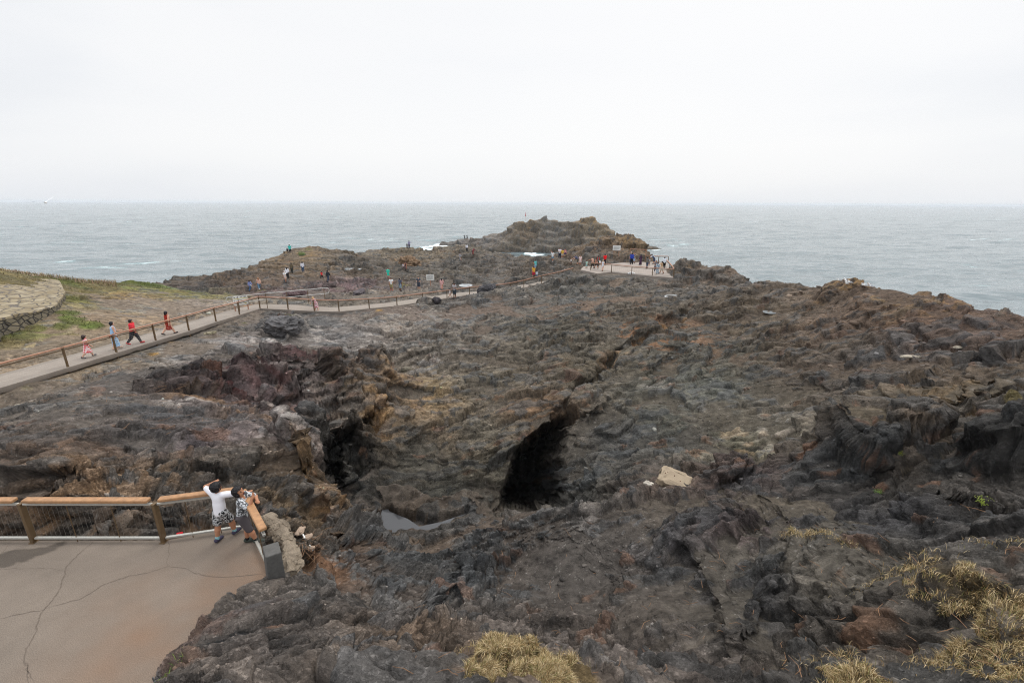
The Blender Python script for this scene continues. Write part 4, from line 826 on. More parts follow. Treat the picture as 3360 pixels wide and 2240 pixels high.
c = c*(1+.12*perlin(V[:, 0]/1.1, V[:, 1]/1.1, 0, 311)+.08*perlin(V[:, 0]/.3, V[:, 1]/.3, V[:, 2]/.2, 312))[:, None]; c[nE*(len(R_)-3):] *= .82; set_tint(path, c); tag(path, kind='structure')
fen = empty('fence', FENCE[4][0], label='long timber railed wire fence climbing from the left edge along the concrete path', cat='fence')
tops = [t for b, t in FENCE]
for b, t in FENCE:
    b, t = loc(fen, [b, t]); MB().bar(b-zup*.15, t-zup*.03, .085, .085, bev=.006, up=(0, 1, 0)).build('post', steel, fen)
UPB = []
for p in UPTOP[1:]:
    z = min(ground_z(p[0], p[1]), p[2]-.9); q, t = loc(fen, [np.array([p[0], p[1], z]), p]); MB().bar(q-zup*.3, t-zup*.03, .085, .085, bev=.006, up=(0, 1, 0)).build('post', steel, fen)
alltop = tops+UPTOP
for i in range(len(alltop)-1):
    a, b_ = loc(fen, [alltop[i], alltop[i+1]]); d_ = (b_-a)/np.linalg.norm(b_-a)
    MB().bar(a+d_*.05+zup*.0, b_-d_*.05+zup*.0, .13, .07, bev=.012).build('handrail', wood2, fen)
    MB().bar(a+d_*.04-zup*.13, b_-d_*.04-zup*.13, .05, .05, bev=.005).build('lower_rail', steel, fen)
    mb = MB(); dr = .62 if i < len(FENCE) else .5
    for k in range(1, 7): o = zup*(.16+k*(dr+.2)/7); mb.tube([a-o, b_-o], .004, 4)
    mb.build('wires', wirem, fen)
# ------------------------------------------------------------------ seaward platform
PLZ = H-9.55
rim2 = np.array([at_drop(x, y, 9.55) for x, y in [(1905,885),(1950,903),(2006,891.5),(2072,899),(2140,905),(2210,911),(2196,887),(2192,861),(2117,858.5),(2040,862),(1980,868),(1915,874)]])
rim2[1] = at_drop(1960, 897, 9.55); rim2 = resample(np.vstack([rim2, rim2[:1]]), .5)[:-1]; rim2[:, 2] = PLZ
plt = fan('platform', rim2, tuple(rim2.mean(0)[:2])+(PLZ,), 16, attr_mat('platform_concrete', .9, 20., .15, .004), .5)
v = np.empty(len(plt.data.vertices)*3, f32); plt.data.vertices.foreach_get('co', v); v = v.reshape(-1, 3); c = np.tile(lin([172, 160, 150])/1.18, (len(v), 1))*(1+.12*perlin(v[:, 0]/2, v[:, 1]/3, 0, 321)+.06*perlin(v[:, 0]/.6, v[:, 1]/.9, 0, 322))[:, None]; set_tint(plt, c); tag(plt, kind='structure')
def rail_run(pts, name, label, close=False, h=1.08, drop=9.55, mid=True, wood_=None, ph=None):
    P = [vbase(x, y, drop) for x, y in pts]; e = empty(name, P[0], label=label, cat='railing')
    for i, p in enumerate(P):
        q, = loc(e, [p]); MB().bar(q-zup*.1, q+zup*(h-.03), .09, .09, bev=.006, up=(0, 1, 0)).build('post', steel, e)
    for a, b_ in zip(P[:-1], P[1:]):
        a, b_ = loc(e, [a, b_]); d_ = (b_-a)/np.linalg.norm(b_-a)
        MB().bar(a+d_*.05+zup*h, b_-d_*.05+zup*h, .13, .08, bev=.012).build('handrail', wood_ or wood2, e)
        MB().bar(a+zup*(h-.15), b_+zup*(h-.15), .05, .05, bev=.004).build('lower_rail', steel, e)
        MB().bar(a+zup*.1, b_+zup*.1, .05, .05, bev=.004).build('bottom_bar', alu, e)
        mb = MB(); n_ = max(3, int(np.linalg.norm(b_-a)/.3))
        for k in range(1, n_): p = a+(b_-a)*k/n_; mb.tube([p+zup*.1, p+zup*(h-.15)], .003, 3, cap=False)
        mb.build('upright_wires', wirem, e)
    return e
rail_run([(1938,886),(2006,891.5),(2072,899),(2140,904),(2210,909),(2195,886),(2180,883)][:5], 'railing', 'timber topped railing across the front of the seaward platform, third post footed in white', drop=9.55)
rail_run([(2209,906),(2196,888),(2183,873)], 'railing', 'short timber topped railing down the right side of the seaward platform')
rail_run([(2192,862),(2160,861),(2118,859)], 'railing', 'timber topped railing along the back corner of the seaward platform, beyond it open sea')
P = [vbase(2065, 853), vbase(2117, 858)]; P[0] = at_drop(2065, 855, 9.55); P[1] = at_drop(2117, 858, 9.55)
fr_ = empty('viewing_frame', P[0], label='tall timber frame with wire panel at the back of the seaward platform', cat='frame'); a, b_ = loc(fr_, P); d_ = b_-a
for q in (a, b_): MB().bar(q, q+zup*1.95, .1, .1, up=(0, 1, 0), bev=.008).build('post', wood2, fr_)
MB().bar(a-d_*.02+zup*2.0, b_+d_*.02+zup*2.0, .14, .10, bev=.01).build('top_beam', wood2, fr_); MB().bar(a+zup*1.82, b_+zup*1.82, .05, .06).build('upper_rail', steel, fr_); MB().bar(a+zup*.95, b_+zup*.95, .05, .06).build('middle_rail', steel, fr_)
mb = MB()
for k in range(1, 9): p = a+d_*k/9; mb.tube([p+zup*.95, p+zup*1.82], .004, 3, cap=False)
mb.build('upright_wires', wirem, fr_)
# ------------------------------------------------------------------ people: one continuous surface per body, grown from tapered limbs
def surfnets(Fd, org, h):
    s = Fd < 0; n = np.array(Fd.shape)-1
    c = np.zeros(n, np.int8)
    for i in (0, 1):
        for j in (0, 1):
            for k in (0, 1): c += s[i:n[0]+i, j:n[1]+j, k:n[2]+k]
    act = (c > 0) & (c < 8); ids = np.full(n, -1, np.int64); ids[act] = np.arange(act.sum()); I = np.argwhere(act)
    acc = np.zeros((len(I), 3)); cnt = np.zeros(len(I))
    cor = [(i, j, k) for i in (0, 1) for j in (0, 1) for k in (0, 1)]
    for a in cor:
        for ax in range(3):
            if a[ax]: continue
            b = list(a); b[ax] = 1
            fa = Fd[I[:, 0]+a[0], I[:, 1]+a[1], I[:, 2]+a[2]]; fb = Fd[I[:, 0]+b[0], I[:, 1]+b[1], I[:, 2]+b[2]]
            m = (fa < 0) != (fb < 0); t = np.where(m, fa/(fa-fb+1e-12), 0); p = np.array(a, float)[None].repeat(len(I), 0); p[:, ax] += t
            acc += p*m[:, None]; cnt += m
    V = (I+acc/cnt[:, None])*h+org; Fc = []
    for ax in range(3):
        o = [0, 1, 2]; o.remove(ax); u, v = o
        sl0 = [slice(1, n[q]) for q in range(3)]; sl0[ax] = slice(0, n[ax]); sl1 = list(sl0); sl1[ax] = slice(1, n[ax]+1)
        A0_ = s[tuple(sl0)]; A1_ = s[tuple(sl1)]; e = np.argwhere(A0_ != A1_)
        if not len(e): continue
        st = A0_[e[:, 0], e[:, 1], e[:, 2]]; g = e.copy()
        for q in (u, v): g[:, q] += 1
        def gid(du, dv): w = g.copy(); w[:, u] -= du; w[:, v] -= dv; return ids[w[:, 0], w[:, 1], w[:, 2]]
        Q = np.stack([gid(1, 1), gid(0, 1), gid(0, 0), gid(1, 0)], 1)
        flip = st if ax != 1 else ~st
        Q[~flip] = Q[~flip][:, ::-1]; Fc.append(Q)
    return V, np.concatenate(Fc)
def blobmesh(prims, h, k=.02, cut=None):
    """prims: (a, b, ra, rb, (sx,sy,sz) or None, [sub])  smooth union of tapered capsules"""
    P = np.array([p[0] for p in prims]+[p[1] for p in prims]); r = max(max(p[2], p[3])*(max(p[4]) if p[4] else 1) for p in prims)+k+2*h
    lo = P.min(0)-r; hi = P.max(0)+r; n = np.ceil((hi-lo)/h).astype(int)+1
    Fd = np.full(n, .2, f32); ax = [lo[i]+h*np.arange(n[i]) for i in range(3)]
    for a, b, ra, rb, sc in [p[:5] for p in prims]:
        a = np.asarray(a, float); b = np.asarray(b, float); q = (max(ra, rb)*(max(sc) if sc else 1))+k*1.5+2*h
        i0 = np.maximum(((np.minimum(a, b)-q-lo)/h).astype(int), 0); i1 = np.minimum(((np.maximum(a, b)+q-lo)/h).astype(int)+2, n)
        e = tuple(slice(i0[j], i1[j]) for j in range(3)); gx, gy, gz = np.meshgrid(*[ax[j][e[j]] for j in range(3)], indexing='ij'); S = np.array(sc if sc else (1, 1, 1.))
        p = np.stack([gx, gy, gz], -1)-a; d = b-a; p = p/S; d = d/S; t = np.clip((p@d)/(d@d+1e-12), 0, 1)
        D_ = (np.linalg.norm(p-t[..., None]*d, axis=-1)-(ra+(rb-ra)*t))*S.min()
        c = Fd[e]; hh = np.clip(.5+.5*(c-D_)/k, 0, 1); Fd[e] = c*(1-hh)+D_*hh-k*hh*(1-hh)
    if cut is not None:
        g = np.stack(np.meshgrid(*ax, indexing='ij'), -1); Fd = np.maximum(Fd, cut(g).astype(f32))
    return surfnets(Fd, lo, h)
def vdir(f, a, side):
    f = math.radians(f); a = math.radians(a); return np.array([side*math.sin(a), math.cos(a)*math.sin(f), -math.cos(a)*math.cos(f)])
POSE = {
 'stand': {}, 'walk': dict(legs=((24, 6), (-18, 22)), arms=((-16, 8, -6, 4), (18, 8, 34, 2))), 'walk2': dict(legs=((-20, 24), (22, 4)), arms=((18, 8, 32, 2), (-16, 10, -8, 6))),
 'phone': dict(arms=((18, 10, 95, -18), (18, 10, 95, -18)), legs=((3, 0), (-3, 2))), 'bend': dict(lean=48, arms=((35, 8, 30, 4), (40, 10, 45, 4)), legs=((12, 10), (-4, 6))),
 'raise': dict(arms=((8, 12, 20, 8), (168, 14, 172, 10)), legs=((26, 4), (-14, 18))), 'sit': dict(legs=((78, 82), (70, 88)), arms=((30, 12, 70, -8), (30, 12, 62, -8)), lean=12), 'reach': dict(arms=((70, 10, 78, 6), (12, 10, 30, 6)), legs=((16, 4), (-12, 14))),
 'point': dict(arms=((5, 10, 10, 4), (60, 50, 62, 60)),), 'hold': dict(arms=((20, 14, 80, -22), (4, 10, 12, 6)), legs=((8, 2), (-8, 8))),
}
def skeleton(pose, child=0., lean=None):
    q = dict(POSE[pose]) if isinstance(pose, str) else dict(pose); ln = math.radians(q.get('lean', 3)); J = {}
    hd = .066*(1+.38*child); J['hd'] = hd
    pel = np.array([0, 0, .515-.02*child]); up = np.array([0, math.sin(ln), math.cos(ln)]); fw = np.array([0, math.cos(ln), -math.sin(ln)])
    J['pel'] = pel; J['wai'] = pel+up*.10; J['che'] = pel+up*.215; J['nek'] = pel+up*(.315-.02*child); tl = math.radians(q.get('head', 0)); ty = math.radians(q.get('turn', 0))
    hu = np.array([0, math.sin(ln*.5-tl), math.cos(ln*.5-tl)]); J['hu'] = hu; J['hc'] = J['nek']+hu*(.055+hd*.62); hf = np.array([0, math.cos(tl-ln*.5), math.sin(tl-ln*.5)]); J['hf'] = np.array([math.sin(ty)*hf[1], math.cos(ty)*hf[1], hf[2]]); J['fw'] = fw
    for s_, nm, lg, ar in ((-1, 'L', 0, 0), (1, 'R', 1, 1)):
        hp, kn = q.get('legs', ((3, 2), (-3, 2)))[lg]; sp = q.get('spread', 3)
        h_ = pel+np.array([s_*.052, 0, -.01]); k_ = h_+vdir(hp, sp, s_)*.245; a_ = k_+vdir(hp-kn, sp*.5, s_)*.235; J['hip'+nm] = h_; J['kne'+nm] = k_; J['ank'+nm] = a_
        fp = math.radians(max(-35, (hp-kn)*.6)); J['toe'+nm] = a_+np.array([s_*.012, math.cos(fp)*.095, math.sin(fp)*.095-.022])
        f1_, a1_, f2_, a2_ = q.get('arms', ((2, 9, 12, 4), (2, 9, 12, 4)))[ar]; sh = J['che']+up*.082+np.array([s_*.102, 0, 0]); e_ = sh+vdir(f1_+math.degrees(ln)*.3, a1_, s_)*.165; w_ = e_+vdir(f2_, a2_, s_)*.145; J['sho'+nm] = sh; J['elb'+nm] = e_; J['wri'+nm] = w_; dd_ = vdir(f2_, a2_, s_); J['han'+nm] = w_+dd_*.05; J['hdir'+nm] = dd_
    return J
def body_prims(J, stout=1., fingers=False):
    S = (1, .66, 1); hd = J['hd']; P = []
    P += [(J['hc']+J['hu']*hd*.22-J['hf']*hd*.06, J['hc']-J['hu']*hd*.12+J['hf']*hd*.02, hd*.98, hd*.86, (.88, 1, 1)), (J['hc']-J['hu']*hd*.55+J['hf']*hd*.30, J['hc']-J['hu']*hd*.2+J['hf']*hd*.35, hd*.46, hd*.55, None), (J['nek']-J['hu']*.02, J['hc']-J['hu']*hd*.5, .036, .032, None)]
    P += [(J['hc']-J['hu']*hd*.12+J['hf']*hd*1.0, J['hc']-J['hu']*hd*.02+J['hf']*hd*.92, hd*.15, hd*.1, None)]
    for s_ in (-1, 1):
        x = np.cross(J['hf'], J['hu'])*s_; P.append((J['hc']-J['hu']*hd*.25+x*hd*.86, J['hc']+J['hu']*hd*.05+x*hd*.88, hd*.14, hd*.17, (.6, 1, 1)))
    P += [(J['che']+[-.05, 0, .045], J['che']+[.05, 0, .045], .068*stout, .068*stout, S), (J['che'], J['wai'], .098*stout, .084*stout, S), (J['wai'], J['pel'], .084*stout, .096*stout, (1, .72, 1)), (J['nek']-[0, 0, .015], J['che']+[0, 0, .05], .04, .06, S)]
    for n in 'LR':
        P += [(J['hip'+n], J['kne'+n], .066*stout, .043, None), (J['kne'+n], J['kne'+n]+(J['ank'+n]-J['kne'+n])*.35, .043, .044, None), (J['kne'+n]+(J['ank'+n]-J['kne'+n])*.35, J['ank'+n], .044, .024, None), (J['ank'+n]-[0, .012, .008], J['toe'+n], .026, .021, None)]
        P += [(J['sho'+n], J['elb'+n], .040*stout, .030, None), (J['elb'+n], J['wri'+n], .030, .021, None)]
        hd_ = J['hdir'+n]; x = np.cross(hd_, [0, 0, 1.] if abs(hd_[2]) < .9 else [0, 1., 0]); x /= np.linalg.norm(x); s_ = -1 if n == 'L' else 1; pn = np.cross(x, hd_)
        if fingers:
            P.append((J['wri'+n]+hd_*.01, J['wri'+n]+hd_*.045, .019, .021, None))
            for i, l in enumerate((.038, .046, .043, .033)):
                b = J['wri'+n]+hd_*.05+x*(i-1.5)*.0125; m_ = b+hd_*l*.6+pn*.004; P += [(b, m_, .0072, .0066, None), (m_, m_+hd_*l*.4+pn*.012*s_, .0066, .0052, None)]
            b = J['wri'+n]+hd_*.018+x*.02; P.append((b, b+hd_*.03+x*.016, .0085, .0065, None))
        else:
            P.append((J['wri'+n], J['wri'+n]+hd_*.055, .021, .022, (1, 1, 1))); P.append((J['wri'+n]+hd_*.05, J['wri'+n]+hd_*.09, .019, .011, None))
    return P
def pattern_mat(name, kind, c1, c2, sc):
    if name in MATS: return MATS[name]
    m, nt, b, LK = newmat(name); b.inputs['Roughness'].default_value = .85; b.inputs['Specular IOR Level'].default_value = .15; t = N(nt, 'ShaderNodeTexCoord'); c1 = list(lin(c1))+[1.]; c2 = list(lin(c2))+[1.]
    mx = N(nt, 'ShaderNodeMix', data_type='RGBA'); mx.inputs[6].default_value = c1; mx.inputs[7].default_value = c2; LK(mx.outputs[2], b.inputs['Base Color'])
    if kind in ('stripe', 'vstripe'):
        w_ = N(nt, 'ShaderNodeTexWave', Scale=sc, bands_direction='Z' if kind == 'stripe' else 'X'); LK(t.outputs['Object'], w_.inputs['Vector']); r = N(nt, 'ShaderNodeMapRange'); LK(w_.outputs['Fac'], r.inputs[0]); r.inputs[1].default_value = .45; r.inputs[2].default_value = .55; LK(r.outputs[0], mx.inputs[0])
    elif kind == 'check':
        f_ = []
        for d in ('X', 'Y', 'Z'):
            w_ = N(nt, 'ShaderNodeTexWave', Scale=sc if d != 'Y' else sc, bands_direction=d); LK(t.outputs['Object'], w_.inputs['Vector']); r = N(nt, 'ShaderNodeMapRange'); LK(w_.outputs['Fac'], r.inputs[0]); r.inputs[1].default_value = .4; r.inputs[2].default_value = .6; f_.append(r.outputs[0])
        a = N(nt, 'ShaderNodeMath', operation='ADD'); LK(f_[0], a.inputs[0]); LK(f_[2], a.inputs[1]); h_ = N(nt, 'ShaderNodeMath', operation='MULTIPLY'); LK(a.outputs[0], h_.inputs[0]); h_.inputs[1].default_value = .5; LK(h_.outputs[0], mx.inputs[0])
    else:
        q = N(nt, 'ShaderNodeTexNoise', Scale=sc, Detail=3., Roughness=.6, Distortion=.6); LK(t.outputs['Object'], q.inputs['Vector']); r = N(nt, 'ShaderNodeMapRange'); LK(q.outputs['Fac'], r.inputs[0]); r.inputs[1].default_value = .47; r.inputs[2].default_value = .53; LK(r.outputs[0], mx.inputs[0])
    MATS[name] = m; return m
def cloth(c):
    if c[0] in ('stripe', 'vstripe', 'check', 'print'): return pattern_mat('cloth_'+c[0]+'_%d_%d_%d' % c[1], c[0], c[1], c[2], c[3])
    return pmat('cloth_%d_%d_%d' % tuple(c), c, .85, spec=.15)
SKIN = {'tan': (178, 126, 96), 'fair': (214, 168, 142), 'dark': (120, 80, 58)}
def person(loc_, h, face, pose, label, top=None, bottom=None, dress=None, hair=(28, 24, 24), hairlen=.0, skin='tan', shoes=(60, 58, 58), child=0., stout=1., sleeve=.55, leglen=1., vox=.030, bags=(), hat=None, fingers=False, extra=None, shoesock=None, group=None, skirtw=.12, hemf=.62, tail=False, capture=None):
    """face = heading in degrees, 0 looks away from the camera, positive turns to the right"""
    J = skeleton(pose, child); v = vox/h
    low = min(J['ankL'][2]-.034, J['ankR'][2]-.034, J['toeL'][2]-.02, J['toeR'][2]-.02, J['pel'][2]-.09)
    for k_, q in J.items():
        if isinstance(q, np.ndarray) and k_ not in ('hu', 'hf', 'fw', 'hdirL', 'hdirR'): J[k_] = q-[0, 0, low]
    root = empty('person', loc_, -math.radians(face), label=label, cat='person', group=group); kids = {}
    def part(nm, prims, mat, vv=None, k=.02, cut=None):
        V, Fc = blobmesh(prims, vv or v, k, cut)
        if nm == 'hair' and fingers: V = V+.012*np.stack([perlin(V[:, 0]*70, V[:, 1]*70, V[:, 2]*45, 801+i)+perlin(V[:, 0]*160, V[:, 1]*160, V[:, 2]*90, 805+i)*.6 for i in range(3)], 1)
        o = mesh_obj(nm, V*h, Fc, mat, root, smooth=True); kids[nm] = o; return o
    part('body', body_prims(J, stout, fingers), pmat('skin_'+skin, SKIN[skin], .6, spec=.3), (v*.55 if fingers else None), .012 if fingers else .02)
    hd = J['hd']; back = J['hc']-J['hf']*hd*.16+J['hu']*hd*.20
    def fcut(g): d = g-J['hc']; return np.minimum((d@J['hf'])/1-hd*.42, -(d@J['hu'])+hd*.52)*.9
    hp = [(back+J['hu']*hd*.12, back-J['hu']*hd*.15, hd*1.07, hd*.98, None)]
    if hairlen > 0:
        e_ = back-J['hf']*hd*.65-np.array([0, 0, hairlen]); hp += [(back-J['hf']*hd*.25, e_, hd*.95 if not tail else hd*.42, hd*.62 if not tail else hd*.28, (1, .7, 1))]
    if hair is not None: part('hair', hp, pmat('hair_%d_%d_%d' % tuple(hair), hair, .55, spec=.4), None, .015, fcut)
    S = (1, .68, 1); g_ = .010+.25*v
    if top is not None or dress is not None:
        P = [(J['che']+[-.055, 0, .05], J['che']+[.055, 0, .05], .072*stout+g_*.5, .072*stout+g_*.5, S), (J['che'], J['wai'], .102*stout+g_, .092*stout+g_, S), (J['wai'], J['pel']-[0, 0, .015], .094*stout+g_, .103*stout+g_, (1, .76, 1))]
        sl = sleeve
        if sl > 0:
            for n in 'LR':
                P.append((J['sho'+n], J['sho'+n]+(J['elb'+n]-J['sho'+n])*min(1, sl*1.0), .044*stout+g_, .037+g_, None))
                if sl > 1: P.append((J['elb'+n], J['elb'+n]+(J['wri'+n]-J['elb'+n])*(sl-1), .036+g_, .028+g_, None))
        nm = 'top' if dress is None else 'dress'
        if dress is not None:
            kz = J['pel'][2]*(1-hemf); mid_ = (J['kneL']+J['kneR'])/2*np.array([.6, .6, 0])+J['pel']*np.array([.4, .4, 0]); P.append((J['pel']+[0, 0, .04], np.array([mid_[0], mid_[1], kz+.03]), .10*stout, skirtw, (1, .8, 1)))
            zc = kz
            part(nm, P, cloth(dress), None, .02, lambda g: np.maximum(zc-g[..., 2], np.full(g.shape[:-1], -9.)))
        else:
            zc = J['pel'][2]-.055; part(nm, P, cloth(top), None, .02, (lambda g: zc-g[..., 2]) if J['pel'][2] > .3 else None)
    if bottom is not None:
        P = [(J['wai']-[0, 0, .05], J['pel']-[0, 0, .02], .088*stout+g_*.6, .098*stout+g_*.6, (1, .78, 1))]
        for n in 'LR':
            P.append((J['hip'+n], J['hip'+n]+(J['kne'+n]-J['hip'+n])*min(1, leglen*1.), .068*stout+g_*.7, .050+g_*(.7 if leglen >= 1 else 1.6), None))
            if leglen > 1: P.append((J['kne'+n], J['kne'+n]+(J['ank'+n]-J['kne'+n])*(leglen-1), .047+g_*.6, .034+g_*.6, None))
        part('trousers' if leglen > 1.4 else 'shorts', P, cloth(bottom))
    if shoes is not None:
        for n in 'LR': part('shoe', [(J['ank'+n]-[0, .02, .006], J['toe'+n], .031, .026, None), (J['ank'+n]-[0, .024, .016], J['toe'+n]-[0, 0, .004], .026, .024, (1, 1, .8))], cloth(shoes))
    for nm, c, a, b, ra, rb in bags:
        a = np.asarray(a); b = np.asarray(b); part(nm, [(a, b, ra, rb, (1, .6, 1))], cloth(c), min(v, .018))
    if hat is not None: part('hat', [(J['hc']+J['hu']*hd*.5, J['hc']+J['hu']*hd*.25, hd*.92, hd*1.08, None), (J['hc']+J['hu']*hd*.32, J['hc']+J['hu']*hd*.3+J['hf']*hd*1.3, hd*.55, hd*.4, (1, 1, .25))], cloth(hat))
    if extra: extra(root, J, h, part)
    return root
def stand_at(px, py, r, tol=.12):
    q = ground(px, py, r*(1-tol), r*(1+tol))
    if abs(math.hypot(q[0], q[1])/r-1) > tol*1.05: q = at_r(px, py, r); q[2] = max(q[2], ground_z(q[0], q[1])-.05)
    return tuple(q)
WH = (232, 232, 232); BK = (32, 32, 34); DEN = (74, 98, 132); NAVY = (44, 50, 66); KH = (178, 164, 128); GRY = (104, 104, 108)
# the two boys at the near railing
def face_bits(root, J, h, part):
    hd = J['hd']; x = np.cross(J['hf'], J['hu'])
    for s_ in (-1, 1):
        c = J['hc']+J['hf']*hd*.86+x*s_*hd*.36+J['hu']*hd*.14; part('eye', [(c, c+x*s_*.003, hd*.115, hd*.115, None)], pmat('eye_dark', (36, 26, 24), .3, spec=.5), .0045)
        c = c+J['hu']*hd*.26-J['hf']*hd*.04; part('eyebrow', [(c-x*hd*.14, c+x*hd*.14, hd*.05, hd*.045, None)], pmat('hair_28_24_24', (28, 24, 24), .55, spec=.4), .0045)
    c = J['hc']+J['hf']*hd*.86-J['hu']*hd*.52; part('mouth', [(c-x*hd*.1, c+x*hd*.1, hd*.14, hd*.14, (1, 1, 1.2))], pmat('mouth_dark', (92, 40, 38), .5), .0045)
def socks(c1):
    def f(root, J, h, part):
        for n in 'LR': a = J['ank'+n]; part('sock', [(a, a+(J['kne'+n]-a)*.17, .029, .032, None)], cloth(c1), .008)
    return f
def both(*fs):
    def f(*a):
        for q in fs: q(*a)
    return f
q = vbase(741, 1768); 
person((q[0], q[1], PAVZ), 1.40, 12, dict(legs=((-6, 8), (24, 18)), arms=((150, 62, 150, -58), (86, 62, 70, 40)), lean=5, head=4, turn=10), 'boy in plain white t-shirt, a hand on his head, at the near railing', top=(238, 236, 240), bottom=('print', (30, 30, 32), (200, 200, 200), 26.), leglen=.78, sleeve=.75, child=.35, stout=.88, vox=.014, shoes=(70, 66, 84), hair=(24, 20, 22), fingers=True, extra=both(face_bits, socks((140, 190, 196))))
q = vbase(812, 1783)
person((q[0], q[1], PAVZ), 1.42, 78, dict(legs=((6, 14), (20, 2)), spread=-2, arms=((52, 16, 100, -64), (50, 18, 160, -22)), lean=10, head=24, turn=14), 'boy in grey camouflage t-shirt leaning on the near railing', top=('print', (84, 86, 88), (206, 208, 210), 22.), bottom=(88, 82, 84), leglen=1.0, sleeve=.75, child=.35, stout=.88, vox=.014, shoes=(66, 72, 66), hair=(24, 20, 22), fingers=True, extra=both(face_bits, socks((30, 30, 32))))
def slab_at(px, py):
    d = ray(px, py); best = None
    for t in np.linspace(20, 75, 900):
        p = CAM+d*(t/math.hypot(d[0], d[1])); i = np.argmin(np.hypot(ee[:, 0]+en[:, 0]*1-p[0], ee[:, 1]+en[:, 1]*1-p[1]))
        if p[2] <= ee[i, 2] and np.hypot(ee[i, 0]+en[i, 0]-p[0], ee[i, 1]+en[i, 1]-p[1]) < 2.5: return (p[0], p[1], ee[i, 2])
    return stand_at(px, py, 45)
RED = (200, 44, 56)
W = lambda *a, **k: person(*a, **k)
W(slab_at(292, 1172), 1.30, 35, 'walk', 'little girl in a red and white gingham dress on the path', dress=('check', (222, 36, 52), (250, 240, 240), 2.6), hair=(50, 34, 30), hairlen=.08, child=.6, vox=.018, skirtw=.20, hemf=.55, sleeve=.15, shoes=(50, 54, 70), skin='fair', fingers=False)
W(slab_at(385, 1145), 1.66, 40, 'hold', 'woman in a pale blue dress with a long black ponytail on the path', dress=('print', (126, 178, 224), (196, 220, 240), 14.), hair=(22, 20, 24), hairlen=.22, tail=True, vox=.018, skirtw=.14, hemf=.80, sleeve=.0, shoes=(214, 180, 160), skin='fair', bags=(('shoulder_bag', (120, 60, 52), (.03, -.12, .52), (.11, -.10, .52), .05, .05), ('white_bag', (226, 222, 220), (.16, .02, .60), (.17, .04, .54), .035, .045)))
W(slab_at(445, 1128), 1.60, 70, 'walk', 'woman in red top and black trousers with a black bag on the path', top=(226, 62, 72), bottom=(40, 40, 48), leglen=1.85, hair=(40, 28, 28), hairlen=.03, vox=.018, stout=1.15, shoes=(190, 60, 64), skin='tan', sleeve=.7, bags=(('shoulder_bag', (26, 26, 30), (-.14, -.06, .50), (-.14, .04, .50), .055, .055),))
W(slab_at(558, 1096), 1.62, 20, 'walk2', 'woman in a sleeveless rust red dress with a black bob on the path', dress=('vstripe', (168, 48, 30), (146, 38, 26), 12.), hair=(24, 20, 24), hairlen=.06, vox=.018, skirtw=.125, hemf=.62, sleeve=.0, shoes=(70, 60, 60), skin='fair')
W(slab_at(1040, 1019), 1.35, -60, 'bend', 'blond girl in a pink and white dress bending at the path fence', dress=('print', (214, 92, 112), (246, 236, 238), 12.), hair=(196, 158, 110), hairlen=.10, child=.5, vox=.02, skirtw=.15, hemf=.6, sleeve=.9, shoes=(220, 180, 170), skin='fair')
W(slab_at(1477, 975), 1.05, 60, 'walk', 'small child in a white top crouched behind the path fence post', top=WH, bottom=(206, 176, 160), leglen=.6, child=.8, vox=.024, skin='fair')
W(slab_at(1492, 976), 1.74, 200, 'phone', 'man in a pale grey t-shirt and dark check shorts on the path', top=(170, 164, 164), bottom=('check', (40, 44, 52), (70, 84, 92), 8.), leglen=1.2, skin='dark', shoes=(120, 84, 66))
